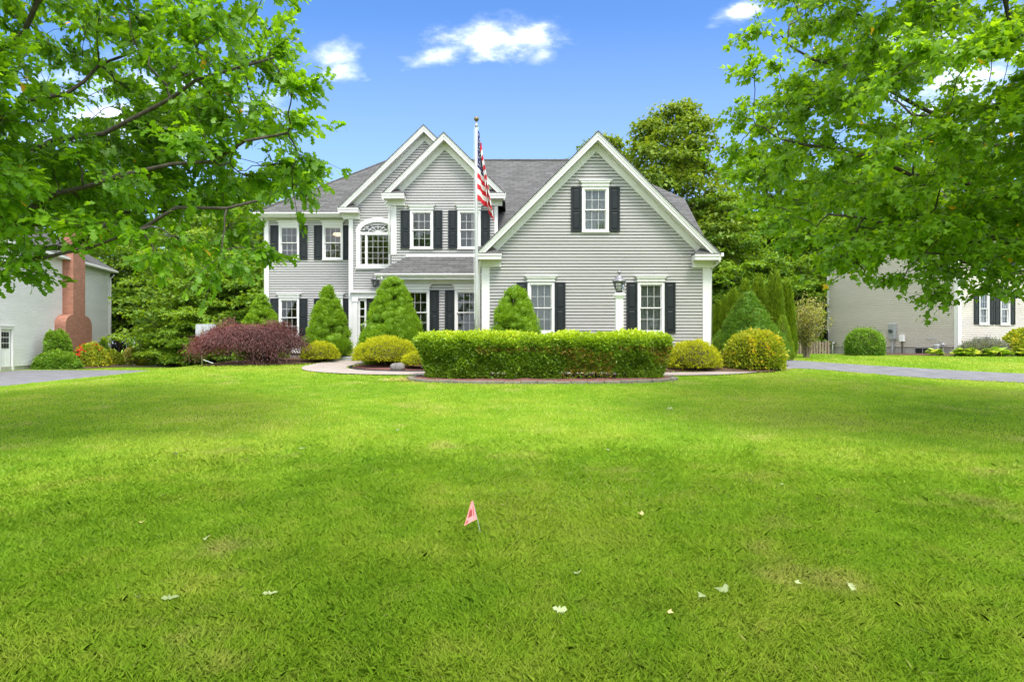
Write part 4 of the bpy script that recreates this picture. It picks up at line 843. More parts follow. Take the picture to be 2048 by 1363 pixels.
def dome(name, label, cat, x, y, rx, ry, h, mat, n=14000, size=.05, shape=ELL, lump=.10, ls=3.5, flat=.25, seed=1, group=None, out=.5, lift=.12, topvar=.25, core='twig', spike=0.0, sq=2.0):
    rng = np.random.default_rng(seed); root = plant(name, label, cat, x, y, group)
    u = rnd_dirs(rng, int(n * 1.5)); u = u[u[:, 2] > -flat][:n]; n = len(u)
    q = (np.abs(u) ** sq).sum(1) ** (-1 / sq); us = u * q[:, None]                     # squarer for sq > 2
    lum = vnoise(u * ls + seed * 7.1, seed) * .65 + vnoise(u * ls * 2.3 + 3, seed + 5) * .35
    dep = np.abs(rng.normal(0, .07, n))
    r = 1 - lump + lump * 2 * (lum - .25) - dep + spike * (rng.random(n) > .93) * rng.random(n)
    hz = h * (1 - lift) / (1 + flat * .9); cz = lift * h + hz * flat * .9
    P = us * r[:, None] * np.array([rx, ry, hz]) + np.array([0, 0, cz]); P[:, 2] = np.maximum(P[:, 2], .02)
    nor = unit(u / np.array([rx, ry, hz])); D = unit(nor * out + rnd_dirs(rng, n) * .6 + np.array([0, 0, .25])); Nn = unit(nor + rnd_dirs(rng, n) * .7 + np.array([0, 0, .35]))
    S = size * rng.uniform(.6, 1.35, n)
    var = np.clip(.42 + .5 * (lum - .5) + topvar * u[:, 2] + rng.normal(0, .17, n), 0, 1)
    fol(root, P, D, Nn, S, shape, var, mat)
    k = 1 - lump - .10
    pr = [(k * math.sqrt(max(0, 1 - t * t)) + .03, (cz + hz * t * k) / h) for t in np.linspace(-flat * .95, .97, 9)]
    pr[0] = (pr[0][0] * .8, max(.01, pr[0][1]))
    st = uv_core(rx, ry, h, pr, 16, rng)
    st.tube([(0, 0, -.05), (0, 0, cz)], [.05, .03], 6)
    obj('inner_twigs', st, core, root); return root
def cone(name, label, x, y, r, h, mat='spruce', n=15000, size=.055, seed=1, group=None, power=.85, lump=.13, skirt=.06, cat='spruce', ls=4.5, shape=TUFT, droop=.25, vert=1.0):
    rng = np.random.default_rng(seed); root = plant(name, label, cat, x, y, group)
    pf = lambda t: (1 - t) ** power * np.minimum(1, .80 + t * 2.2)
    if lump > .11:                                                     # cushions of shoots, like a dense dwarf spruce
        nc = int(190 * (r * h) / 2.4 * (4.5 / ls) ** 2); tc = (1 - np.sqrt(rng.random(nc))) * .97; thc = (np.arange(nc) * 2.39996 + rng.normal(0, .5, nc))
        nt_ = nc // 3; tc = np.r_[tc, rng.uniform(.5, .97, nt_)]; thc = np.r_[thc, rng.random(nt_) * 6.283]; nc += nt_
        rc = (.16 + .17 * rng.random(nc)) * (.45 + .75 * (1 - tc)) * (4.5 / ls) * min(1.2, r / .8)
        C = np.stack([np.cos(thc), np.sin(thc), 0 * thc], -1) * (pf(tc) * r - rc * .45)[:, None]; C[:, 2] = skirt + rc * .4 + tc * (h - skirt - .05)
        k = rng.choice(nc, n, p=(rc ** 1.7) / (rc ** 1.7).sum()); u = rnd_dirs(rng, n); outw = unit(np.stack([np.cos(thc[k]), np.sin(thc[k]), .55 + 0 * thc[k]], -1))
        u = u * np.array([1, 1, .9]) * (.82 + .36 * vnoise(u * 2.3 + k[:, None] * 1.7, seed))[:, None]; u = np.where(((u * outw).sum(1) < -.15)[:, None], -u, u); P = C[k] + u * (rc[k] * (1 - np.abs(rng.normal(0, .10, n))))[:, None] * np.array([1, 1, .8]); P[:, 2] = np.maximum(P[:, 2], .02)
        sv = []; sf = []                                               # solid little cushions under the shoots
        for c_, r_ in zip(C, rc * .70):
            o_ = len(sv); sv.append((c_[0], c_[1], c_[2] + r_ * .8))
            for a_ in (.75, 0, -.75):
                for q_ in range(7): sv.append((c_[0] + r_ * math.sqrt(1 - a_ * a_) * math.cos(q_ * .8976), c_[1] + r_ * math.sqrt(1 - a_ * a_) * math.sin(q_ * .8976), c_[2] + r_ * .8 * a_))
            for q_ in range(7):
                sf.append((o_, o_ + 1 + q_, o_ + 1 + (q_ + 1) % 7))
                for w_ in (1, 8): sf += [(o_ + w_ + q_, o_ + w_ + 7 + q_, o_ + w_ + 7 + (q_ + 1) % 7), (o_ + w_ + q_, o_ + w_ + 7 + (q_ + 1) % 7, o_ + w_ + (q_ + 1) % 7)]
        sv = np.array(sv) + rng.normal(0, .018, (len(sv), 3)); sv[:, 2] = np.maximum(sv[:, 2], .02); link('shoot_cushions', big_mesh('shoot_cushions', sv, np.array(sf), mat, np.repeat(rng.uniform(.15, .5, nc), 22), True), root)
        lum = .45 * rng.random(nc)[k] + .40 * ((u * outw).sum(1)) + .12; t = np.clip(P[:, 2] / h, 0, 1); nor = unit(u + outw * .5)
        D = unit(nor + rnd_dirs(rng, n) * .5 + np.array([0, 0, .3 * vert])); Nn = unit(nor + rnd_dirs(rng, n) * .6)
    else:
        t = (1 - np.sqrt(rng.random(n))) * .985; th = rng.random(n) * 2 * math.pi; prof = pf(t); c = np.stack([np.cos(th), np.sin(th), np.zeros(n)], -1)
        lum = vnoise(np.stack([c[:, 0] * 1.7 * (.4 + prof) * ls * .55, c[:, 1] * 1.7 * (.4 + prof) * ls * .55, t * h * ls * .62], -1) + seed * 3.7, seed) * .7 + vnoise(np.stack([c[:, 0] * ls, c[:, 1] * ls, t * h * ls * 1.3], -1) + 9, seed) * .3
        rr = prof * r * (1 - lump + 2 * lump * (lum - .3)) - np.abs(rng.normal(0, .035 * r, n)) + .012
        P = c * rr[:, None]; P[:, 2] = skirt + t * h * (1 - skirt / h) + (lum - .5) * .12 * (1 - t)
        nor = unit(c + np.array([0, 0, .45])); D = unit(nor + rnd_dirs(rng, n) * .55 + np.array([0, 0, .35 * vert])); Nn = unit(nor + rnd_dirs(rng, n) * .6)
    S = size * rng.uniform(.6, 1.3, n)
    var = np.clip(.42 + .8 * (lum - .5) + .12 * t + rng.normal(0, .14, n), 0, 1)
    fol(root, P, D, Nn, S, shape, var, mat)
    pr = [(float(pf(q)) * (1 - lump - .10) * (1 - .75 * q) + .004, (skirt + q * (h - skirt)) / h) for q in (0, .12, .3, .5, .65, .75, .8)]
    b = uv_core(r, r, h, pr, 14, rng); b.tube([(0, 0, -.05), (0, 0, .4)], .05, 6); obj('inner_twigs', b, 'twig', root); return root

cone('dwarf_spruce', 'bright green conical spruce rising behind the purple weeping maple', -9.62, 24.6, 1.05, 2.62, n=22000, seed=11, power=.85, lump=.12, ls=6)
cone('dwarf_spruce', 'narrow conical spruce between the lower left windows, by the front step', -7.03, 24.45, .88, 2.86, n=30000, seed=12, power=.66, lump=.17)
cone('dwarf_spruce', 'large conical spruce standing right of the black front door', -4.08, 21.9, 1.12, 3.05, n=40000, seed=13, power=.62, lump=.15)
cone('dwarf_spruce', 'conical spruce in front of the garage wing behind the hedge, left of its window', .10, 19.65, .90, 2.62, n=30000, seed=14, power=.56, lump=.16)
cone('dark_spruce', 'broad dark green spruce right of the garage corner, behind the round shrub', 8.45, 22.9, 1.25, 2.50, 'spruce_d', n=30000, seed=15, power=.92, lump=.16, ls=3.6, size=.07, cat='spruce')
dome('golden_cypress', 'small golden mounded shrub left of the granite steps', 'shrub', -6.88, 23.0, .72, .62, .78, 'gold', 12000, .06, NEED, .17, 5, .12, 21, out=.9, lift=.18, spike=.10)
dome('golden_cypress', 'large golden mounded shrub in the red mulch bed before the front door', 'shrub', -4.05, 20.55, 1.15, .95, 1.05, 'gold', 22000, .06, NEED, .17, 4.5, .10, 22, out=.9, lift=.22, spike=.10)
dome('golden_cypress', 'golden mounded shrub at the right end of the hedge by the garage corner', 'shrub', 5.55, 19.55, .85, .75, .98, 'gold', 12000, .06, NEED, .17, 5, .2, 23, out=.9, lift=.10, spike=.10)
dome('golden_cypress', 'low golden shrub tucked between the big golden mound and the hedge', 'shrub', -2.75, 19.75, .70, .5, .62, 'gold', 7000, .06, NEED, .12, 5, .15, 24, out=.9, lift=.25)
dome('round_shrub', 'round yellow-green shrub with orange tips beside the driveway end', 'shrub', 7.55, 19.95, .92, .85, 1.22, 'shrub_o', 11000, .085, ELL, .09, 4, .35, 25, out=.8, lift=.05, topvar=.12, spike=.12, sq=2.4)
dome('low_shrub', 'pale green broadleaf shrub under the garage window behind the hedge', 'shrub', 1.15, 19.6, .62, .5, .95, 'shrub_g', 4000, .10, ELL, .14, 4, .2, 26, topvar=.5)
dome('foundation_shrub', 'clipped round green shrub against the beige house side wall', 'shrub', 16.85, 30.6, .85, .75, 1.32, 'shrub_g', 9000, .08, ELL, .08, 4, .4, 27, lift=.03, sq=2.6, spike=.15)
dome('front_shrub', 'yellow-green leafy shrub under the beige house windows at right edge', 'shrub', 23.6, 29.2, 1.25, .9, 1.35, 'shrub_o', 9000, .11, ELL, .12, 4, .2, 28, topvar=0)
dome('lavender_clump', 'hazy grey lavender clump below the beige house windows', 'perennial', 21.6, 29.2, 1.25, .5, .78, 'lavender', 9000, .16, NEED, .12, 5, .1, 29, out=1.1, lift=.05, spike=.25)
# hostas
def hosta(label, x, y, r, seed):
    rng = np.random.default_rng(seed); root = plant('hosta', label, 'hosta', x, y, 'hostas in front of the beige house'); n = 70
    th = rng.random(n) * 6.283; e = rng.random(n) ** .6
    c = np.stack([np.cos(th), np.sin(th), 0 * th], -1); P = c * (r * .45 * e)[:, None] + np.array([0, 0, .06]); P[:, 2] += .28 * (1 - e)
    fol(root, P, unit(c + np.array([0, 0, .35]) + rnd_dirs(rng, n) * .2), unit(np.array([0, 0, 1.0]) + rnd_dirs(rng, n) * .25), r * .62 * rng.uniform(.8, 1.2, n), BROAD, rng.random(n), 'hosta')
for q in (('leafy hosta clump beside the gas meter at the beige house corner', 19.75, 29.9, .42, 41), ('hosta clump just right of the beige house corner board', 20.5, 28.9, .62, 42),
          ('middle hosta clump in front of the lavender', 21.55, 28.45, .62, 43), ('hosta clump at the right edge before the yellow-green shrub', 23.0, 28.6, .62, 44)): hosta(*q)
# white house planting
dome('climbing_shrub', 'tall narrow green vine-like shrub left of the brick chimney base', 'shrub', -24.55, 34.6, .62, .6, 2.15, 'shrub_g', 6000, .13, ELL, .2, 3, .6, 31, lift=.02, topvar=.3, sq=2.6)
dome('leafy_perennial', 'low spreading green plants before the white house wall', 'shrub', -24.1, 33.9, 1.25, .8, .95, 'shrub_g', 6000, .14, ELL, .16, 3, .1, 32, lift=.02)
rs = dome('red_flower_shrub', 'green shrub with bright red blossoms in front of the brick chimney', 'shrub', -23.9, 36.3, .95, .9, 1.38, 'shrub_o', 6000, .12, ELL, .18, 3, .3, 33, lift=.03, topvar=-.1)
rng = np.random.default_rng(5); n = 260; u = rnd_dirs(rng, n); u[:, 2] = np.abs(u[:, 2]); P = u * np.array([.75, .75, .95]) * (vnoise(u * 3, 3)[:, None] * .5 + .72) + np.array([-.1, -.1, .45])
P = P[vnoise(u * 2.2 + 4, 9) > .5]; n = len(P); link('blossom', leaf_mesh('blossom', P, rnd_dirs(rng, n), rnd_dirs(rng, n), .13 * rng.uniform(.7, 1.3, n), BROAD, rng.random(n), 'redflower'), rs)
cone('pointed_shrub', 'small dark pointed conifer between red blossom shrub and house corner', -25.1, 39.3, .55, 1.75, 'spruce_d', 5000, .09, 34, cat='conifer', power=.8)
dome('mixed_shrub', 'low green shrub with reddish tips at the far corner of the white house', 'shrub', -24.6, 39.0, .95, .8, 1.05, 'shrub_o', 5000, .11, ELL, .18, 3, .2, 35, topvar=-.2)
dome('variegated_shrub', 'upright pale yellow-green shrub just beyond the white house corner', 'shrub', -25.3, 42.4, .45, .45, 1.25, 'shrub_y', 2600, .13, ELL, .2, 3, .4, 36)
dome('gold_mound', 'tiny golden mound at the end of the white house planting', 'shrub', -24.6, 42.9, .55, .5, .45, 'gold', 3000, .08, NEED, .1, 4, .1, 37, out=.9)
# arborvitae row and neighbours
AV = [(11.0, 26.8, 4.75, .50), (10.75, 27.9, 4.70, .42), (10.6, 29.1, 4.6, .42), (10.55, 30.5, 4.3, .42), (10.65, 31.8, 4.05, .42), (10.75, 33.2, 3.9, .42), (10.85, 34.8, 3.8, .42), (11.6, 27.0, 4.35, .38)]
for i, (x, y, zt, r) in enumerate(AV):
    cone('arborvitae', 'nearest and broadest of the tall arborvitae behind the dark spruce' if i == 0 else ('slim arborvitae at the right end of the row, by the pale yellow shrub' if i == 7 else ('second', 'third', 'fourth', 'fifth', 'sixth', 'farthest')[i - 1] + ' slender arborvitae of the row, counted from the beige house side'),
         x, y, r, zt - gzf(x, y), 'arbor', 9000, .13, 50 + i, 'arborvitae row right of the garage', .50, .10, .05, 'arborvitae', 5, TUFT, 0, 2.5)
cone('small_arborvitae', 'short pointed arborvitae beside the round shrub and driveway', 10.75, 25.4, .45, 1.85, 'arbor', 6000, .08, 60, None, .7, .08, .03, 'arborvitae', 5, NEED, 0, 2.0)
# pale yellow vase-shaped shrub
def vase():
    rng = np.random.default_rng(66); x, y = 12.5, 27.2; root = plant('tall_shrub', 'tall vase-shaped shrub with pale yellow leaves and bare grey stems', 'shrub', x, y); st = MB(); P = []
    for k in range(46):
        a = rng.random() * 6.283; lean = rng.uniform(.1, 1.15); hh = rng.uniform(1.6, 2.75) * (1 - .12 * lean); e = np.array([math.cos(a) * lean, math.sin(a) * lean * .9, hh])
        pts = [np.array([math.cos(a) * .08, math.sin(a) * .08, -.05])]
        for t in (.3, .6, 1): pts.append(np.array([e[0] * t ** 1.5, e[1] * t ** 1.5, e[2] * t]) + rng.normal(0, .05, 3))
        st.tube(pts, [.022, .017, .011, .004], 5)
        for j in range(75):
            t = rng.uniform(.2, 1.05) ** .7; P.append(np.array([e[0] * t ** 1.5, e[1] * t ** 1.5, e[2] * t]) + rng.normal(0, .11, 3))
        for j in range(5):
            t = rng.uniform(.3, .9); b = np.array([e[0] * t ** 1.5, e[1] * t ** 1.5, e[2] * t]); st.tube([b, b + rng.normal(0, .22, 3) + np.array([0, 0, .15])], [.007, .002], 4)
    P = np.array(P); n = len(P); fol(root, P, rnd_dirs(rng, n), unit(rnd_dirs(rng, n) + np.array([0, 0, .6])), .085 * rng.uniform(.7, 1.3, n), ELL, np.clip(.35 + .25 * (P[:, 2] / 2.6) + rng.normal(0, .2, n), 0, 1), 'shrub_y')
    obj('stem', st, 'wood', root)
vase()
# weeping purple maple
def weeping():
    rng = np.random.default_rng(77); x, y = -9.2, 22.4; root = plant('weeping_maple', 'broad weeping Japanese maple with dark purple foliage left of the house', 'maple', x, y); P = []; D = []; V = []
    br = MB().tube([(.5, .2, -.05), (.45, .2, .3), (.3, .15, .7), (.2, .1, 1.05)], [.10, .085, .07, .05], 8)
    for k in range(230):
        a = rng.random() * 6.283; R = rng.uniform(.45, 1.0) ** .7
        ex, ey = 2.05 * R * math.cos(a), 1.35 * R * math.sin(a); top = 1.74 * (1 - .56 * R ** 2.1) * rng.uniform(.86, 1.03) + .10 * math.sin(a * 3 + 1)
        if k % 4 == 0: br.tube([(.25, .12, .8), (ex * .45, ey * .45, top * .92), (ex * .85, ey * .85, top * .9)], [.04, .022, .008], 5)
        drop = rng.uniform(.25, .62) * (.35 + .65 * R)
        nn = 165; t = rng.random(nn); t = t ** .8
        px = ex * (.55 + .52 * t) ; py = ey * (.55 + .52 * t); pz = top * (1.02 - .02 * t) - drop * t ** 2
        sp = .10 + .10 * t
        p = np.stack([px, py, pz], -1) + rng.normal(0, 1, (nn, 3)) * np.stack([sp, sp, sp * .45], -1)
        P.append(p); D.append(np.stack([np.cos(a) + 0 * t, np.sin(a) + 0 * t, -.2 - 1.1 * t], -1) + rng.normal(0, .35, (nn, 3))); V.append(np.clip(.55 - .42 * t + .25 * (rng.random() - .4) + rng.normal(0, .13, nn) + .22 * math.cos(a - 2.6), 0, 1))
    P = np.concatenate(P); D = np.concatenate(D); V = np.concatenate(V); n = len(P); P[:, 2] = np.maximum(P[:, 2], .12)
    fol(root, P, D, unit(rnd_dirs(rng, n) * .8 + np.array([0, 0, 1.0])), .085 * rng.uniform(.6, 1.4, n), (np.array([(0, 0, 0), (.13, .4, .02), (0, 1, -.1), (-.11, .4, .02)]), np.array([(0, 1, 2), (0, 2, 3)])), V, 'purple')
    obj('branches', br, 'twig_red', root)
weeping()
# clipped hedge: a long rounded block, wider at the top
def hedge():
    rng = np.random.default_rng(88); x, y = .85, 17.0; root = plant('clipped_hedge', 'long clipped green hedge with light new growth on top, in front of the house', 'hedge', x, y)
    L0, T0, Hh = 3.40, .52, 1.15; n = 85000
    face = rng.random(n); P = np.zeros((n, 3)); Nr = np.zeros((n, 3)); a = rng.uniform(-1, 1, n); b = rng.random(n); s = np.where(rng.random(n) < .78, -1.0, 1.0)
    top = face < .40; end = face > .90; fr = ~top & ~end
    lx = lambda z: L0 * (.90 + .10 * np.clip(z / 1.1, 0, 1)); ly = lambda z: T0 * (.80 + .20 * np.clip(z / .9, 0, 1))
    z = np.where(top, Hh, .06 + (Hh - .08) * b)
    bend = lambda X: .62 * (X / L0) ** 2 * (np.abs(X / L0) ** 1.2)               # ends curve back
    X = np.where(end, np.sign(a) * lx(z), a * lx(z)); Yl = np.where(top, rng.uniform(-1, 1, n) * ly(z), np.where(end, rng.uniform(-1, 1, n) * ly(z), s * ly(z)))
    Nr[top] = (0, 0, 1); Nr[fr, 1] = s[fr]; Nr[end, 0] = np.sign(a[end])
    lum = vnoise(np.stack([X * 2.4, Yl * 2.4, z * 2.4], -1), 4) * .6 + vnoise(np.stack([X * 6, Yl * 6, z * 6], -1), 8) * .4
    disp = (lum - .45) * .25 + .10 * (vnoise(np.stack([X * .9, Yl * .9, z * .9], -1), 31) - .5) - np.abs(rng.normal(0, .035, n)) + np.where(top, .04 * (rng.random(n) > .85) * rng.random(n) * 2, .05 * (rng.random(n) > .85) * rng.random(n))
    # round the shoulders
    ex = np.clip((np.abs(X) - (lx(z) - .22)) / .22, 0, 1); ey = np.clip((np.abs(Yl) - (ly(z) - .2)) / .2, 0, 1)
    zz = z - np.where(top, .13 * (ex ** 2 + .6 * ey ** 2), 0)
    k2 = np.clip((z - (Hh - .16)) / .16, 0, 1); ins = .07 * k2 ** 2
    P[:, 0] = X - np.sign(X) * np.where(end, ins, 0); P[:, 1] = Yl - np.sign(Yl) * np.where(fr, ins, 0) + bend(X); P[:, 2] = zz
    P += Nr * disp[:, None]; P[:, 2] += gz(P[:, 0] + x, P[:, 1] + y) - gzf(x, y)
    keep = ~((zz < .24) & (vnoise(np.stack([X * 1.6, 0 * X, 0 * X], -1), 12) > .56) & (rng.random(n) < .85))
    P, Nr, lum, top, zz, X = P[keep], Nr[keep], lum[keep], top[keep], zz[keep], X[keep]; n = len(P)
    D = unit(Nr * .5 + rnd_dirs(rng, n) * .7 + np.array([0, 0, .35])); Nn = unit(Nr + rnd_dirs(rng, n) * .7 + np.array([0, 0, .3]))
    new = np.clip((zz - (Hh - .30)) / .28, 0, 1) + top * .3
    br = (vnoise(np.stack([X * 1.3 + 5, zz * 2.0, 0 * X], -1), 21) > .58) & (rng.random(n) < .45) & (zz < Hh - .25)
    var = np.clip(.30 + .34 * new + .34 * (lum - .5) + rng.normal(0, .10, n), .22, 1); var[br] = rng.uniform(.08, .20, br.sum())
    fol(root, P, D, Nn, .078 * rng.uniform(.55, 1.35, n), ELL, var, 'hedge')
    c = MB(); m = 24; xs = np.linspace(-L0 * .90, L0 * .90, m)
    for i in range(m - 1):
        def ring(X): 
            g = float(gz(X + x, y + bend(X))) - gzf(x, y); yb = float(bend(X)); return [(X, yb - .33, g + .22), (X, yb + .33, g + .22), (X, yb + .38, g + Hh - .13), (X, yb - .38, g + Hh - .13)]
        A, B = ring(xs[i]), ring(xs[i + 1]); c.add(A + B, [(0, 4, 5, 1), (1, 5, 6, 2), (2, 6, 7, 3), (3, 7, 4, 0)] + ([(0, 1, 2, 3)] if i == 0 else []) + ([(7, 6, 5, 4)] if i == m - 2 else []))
    for i in range(26):
        X = rng.uniform(-L0 * .88, L0 * .88); g = float(gz(X + x, y + bend(X))) - gzf(x, y); Yq = float(bend(X)) + rng.uniform(-.2, .2)
        c.tube([(X, Yq, g), (X + rng.uniform(-.1, .1), Yq, g + .3)], [.022, .016], 5)
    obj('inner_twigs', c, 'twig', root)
hedge()

# ------------------------------------------------------------------ big trees
def curve_pts(a, b, sag, n=7, rng=None, wob=.0):
    a, b = np.array(a, float), np.array(b, float); t = np.linspace(0, 1, n)[:, None]; p = a + (b - a) * t; p[:, 2] += sag * 4 * (t * (1 - t))[:, 0]
    if rng is not None and wob: p[1:-1] += rng.normal(0, wob, (n - 2, 3))
    return p
def big_tree(name, label, base, limbs, clusters, leafshape, leafmat, lsize, nleaf, spray, seed, trunk_h, trunk_r, limb_r=.044):
    """trunk, named limbs that carry sub-branches to every leaf spray, and lobed leaves on twigs"""
    rng = np.random.default_rng(seed); x, y = base; z0 = gzf(x, y); root = empty(name, (x, y, z0), label, 'tree')
    tr = MB().tube([(x, y, z0 - .2), (x, y, z0 + .25), (x + .03, y, z0 + 1.6), (x - .02, y + .05, z0 + trunk_h * .6), (x + .05, y, z0 + trunk_h)], [trunk_r * 1.5, trunk_r * 1.1, trunk_r, trunk_r * .75, trunk_r * .25], 14)
    obj('trunk', tr, 'bark', root, True)
    allp = []; allr = []; mb = MB()
    for (h, tgt, sag) in limbs:
        p = curve_pts((x, y, z0 + h), tgt, sag, 12, rng, .07); L = np.linalg.norm(p[-1] - p[0]); r = np.linspace(limb_r, .014, 12) * min(1.2, L / 4.5)
        mb.tube(p, r, 7); allp.append(p[1:]); allr.append(r[1:])
    q = np.arange(0.35, 1.0, .08)[:, None]; tp = np.array([[x, y, z0]]) + np.array([[0, 0, trunk_h]]) * q
    allp.append(tp); allr.append(np.full(len(tp), .05)); AP = np.concatenate(allp); AR = np.concatenate(allr)
    P = []; D = []; Nn = []; S = []; tw = MB()
    for c in clusters:
        d = np.linalg.norm(AP - c, axis=1) + .7 * np.maximum(0, AP[:, 2] - c[2]) * 0 + .25 * np.linalg.norm(AP[:, :2] - np.array([x, y]), axis=1) * 0; i = int(np.argmin(d)); a = AP[i]
        if d[i] > .15:
            p = curve_pts(a, c, .06 * d[i], 6, rng, .03 * min(1.5, d[i])); r0 = min(AR[i] * .7, .010 + .013 * d[i]); mb.tube(p, np.linspace(r0, .007, 6), 5)
            AP = np.concatenate([AP, p[1:-1]]); AR = np.concatenate([AR, np.linspace(r0, .007, 6)[1:-1]])
        else: p = np.array([a, c])
        base_d = unit(c - a + np.array([0, 0, .02]))
        outw = unit(np.array([c[0] - x, c[1] - y, 0.0])); nt = spray[1]
        for k in range(nt):
            dv = unit(base_d * .5 + outw * .5 + rng.normal(0, .75, 3) * np.array([1, 1, .45])); ln = spray[0] * rng.uniform(.5, 1.25); s0 = p[-1] + (p[-2] - p[-1]) * rng.random() * .8
            e = s0 + dv * ln; e[2] -= .14 * ln; m_ = (s0 + e) / 2 + np.array([0, 0, .05 * ln]); tw.tube([s0, m_, e], [.006, .004, .002], 3, cap=False)
            m = nleaf; t = rng.uniform(.15, 1.05, m)[:, None]; lp = s0 * (1 - t) ** 2 + 2 * m_ * t * (1 - t) + e * t ** 2 + rng.normal(0, .045, (m, 3))
            ld = unit(dv + rnd_dirs(rng, m) * .85 + np.array([0, 0, -.42])); ln_ = unit(np.array([0, 0, 1.0]) + rnd_dirs(rng, m) * .85 + outw * .1)
            P.append(lp); D.append(ld); Nn.append(ln_); S.append(lsize * rng.uniform(.55, 1.25, m))
    P = np.concatenate(P); D = np.concatenate(D); Nn = np.concatenate(Nn); S = np.concatenate(S); n = len(P)
    var = np.clip(.42 + .55 * (vnoise(P * .9, seed) - .5) + rng.normal(0, .17, n), 0, .955); od = rng.random(n) > .9975; var[od] = 1
    near = (P[:, 1] > 1.5) & (np.abs(P[:, 0]) < .80 * P[:, 1] + .7) & (P[:, 2] < 1.5 + .55 * P[:, 1] + .5)     # seen side: lobed leaves; the rest of the crown plain ones
    thin = near | (rng.random(n) < .55); S = np.where(near, S, S * 1.3); P, D, Nn, S, var, near = P[thin], D[thin], Nn[thin], S[thin], var[thin], near[thin]
    parts = []; o_ = np.array([x, y, z0])
    for sel, shp in ((near, leafshape), (~near, BROAD)):
        if sel.any(): V_, F_, K_ = cloud(P[sel] - o_, D[sel], Nn[sel], S[sel], shp); parts.append((V_, F_, np.repeat(var[sel], K_)))
    nv = np.cumsum([0] + [len(a[0]) for a in parts])
    link('crown', big_mesh('crown', np.concatenate([a[0] for a in parts]), np.concatenate([a[1] + k for a, k in zip(parts, nv)]), leafmat, np.concatenate([a[2] for a in parts])), root)
    obj('limbs', mb, 'bark', root, True); obj('twigs', tw, 'bark', root)
    return n
def crown_pts(rng, c, rx, ry, up, dn, n, inner=.45, hole_seed=3, hole=.36, hs=.55, mind=.42):
    out = []; tries = 0
    while len(out) < n and tries < n * 40:
        tries += 1; u = unit(rng.normal(size=3)); r = rng.uniform(inner, 1) ** .6; p = np.array(c) + u * r * np.array([rx, ry, up if u[2] > 0 else dn])
        r2 = 1 + .26 * (vnoise(np.array([u * 2.1 + 11]), hole_seed)[0] - .5) * 2
        if r > r2: continue
        if vnoise(np.array([p * hs]), hole_seed)[0] < hole: continue
        if out and np.min(np.sum((np.array(out[-160:]) - p) ** 2, 1)) < mind ** 2: continue
        out.append(p)
    return np.array(out)
rng = np.random.default_rng(101)
cl = crown_pts(rng, (-8.6, 8.9, 5.1), 5.75, 5.0, 4.4, 2.15, 640, .35, 3, .33, .6)
extra = np.array([(-3.75, 8.2, 2.55), (-3.4, 8.5, 2.75), (-4.2, 8.0, 2.85), (-4.6, 8.3, 2.65), (-3.9, 8.8, 3.1), (-6.1, 8.0, 2.6), (-5.8, 8.2, 2.8), (-6.5, 8.3, 2.45), (-5.2, 7.8, 2.95), (-2.85, 8.2, 4.3), (-2.8, 8.4, 3.95), (-2.75, 8.0, 4.7), (-2.95, 8.6, 3.6), (-3.1, 8.1, 5.2)])
cl = cl[~((cl[:, 0] / cl[:, 1] < -.66) & (cl[:, 1] > 0) & ((cl[:, 2] - 1.5) / cl[:, 1] < .19))]
TL = [(2.6, (-2.9, 8.3, 4.25), .1), (2.4, (-3.2, 8.0, 3.3), -.05), (2.3, (-4.4, 7.8, 2.95), -.1), (2.9, (-3.3, 8.9, 5.5), .15), (3.4, (-4.2, 7.4, 6.8), .1), (3.2, (-5.6, 6.0, 5.6), .1), (3.6, (-6.0, 11.5, 7.0), .1), (2.7, (-4.6, 11.2, 4.0), .1),
      (3.9, (-8.0, 5.5, 7.0), .1), (4.2, (-11.8, 8.0, 6.5), .1), (3.0, (-12.5, 10.5, 5.0), .1), (3.0, (-10.0, 12.5, 5.2), .1), (4.4, (-7.5, 9.5, 9.0), 0), (2.6, (-11.5, 6.2, 4.4), .1), (2.5, (-5.9, 6.9, 3.4), 0)]
big_tree('oak_tree', 'spreading oak with lobed leaves overhanging the lawn from the left', (-8.8, 8.8), TL, np.concatenate([cl, extra]), OAK, 'oak', .122, 16, (.52, 8), 5, 7.5, .22)
rng = np.random.default_rng(202)
cl = crown_pts(rng, (9.6, 9.8, 5.5), 6.1, 5.3, 4.9, 2.75, 900, .40, 9, .27, .65, .38)
extra = np.array([(4.9, 9.6, 2.7), (5.6, 9.2, 2.45), (6.4, 9.4, 2.3), (6.0, 9.0, 2.6), (7.0, 9.3, 2.35), (5.2, 9.9, 2.9), (4.4, 9.5, 3.1), (3.8, 9.6, 3.6), (3.6, 9.4, 4.0), (3.5, 9.6, 4.9), (3.6, 9.5, 5.5), (3.7, 9.6, 6.2), (3.45, 9.8, 4.5), (4.0, 9.3, 3.3), (4.6, 9.1, 3.0), (5.4, 8.8, 2.8), (6.7, 8.9, 2.5)])
TR = [(2.8, (4.0, 9.6, 4.6), .15), (2.5, (4.6, 9.3, 3.4), .0), (2.3, (5.8, 9.0, 2.8), -.05), (3.2, (4.3, 10.0, 6.2), .15), (3.8, (5.2, 8.6, 7.6), .1), (3.0, (6.4, 6.6, 5.2), .1), (3.4, (7.4, 13.0, 6.5), .1), (2.6, (6.6, 12.6, 3.8), .1),
      (4.2, (8.8, 6.0, 7.4), .1), (4.4, (12.8, 9.0, 7.2), .1), (3.2, (13.4, 11.4, 5.0), .1), (3.0, (10.4, 13.8, 5.0), .1), (4.8, (9.6, 10.2, 9.6), 0), (2.7, (12.2, 6.8, 4.4), .1), (2.4, (7.6, 7.4, 3.2), .0)]
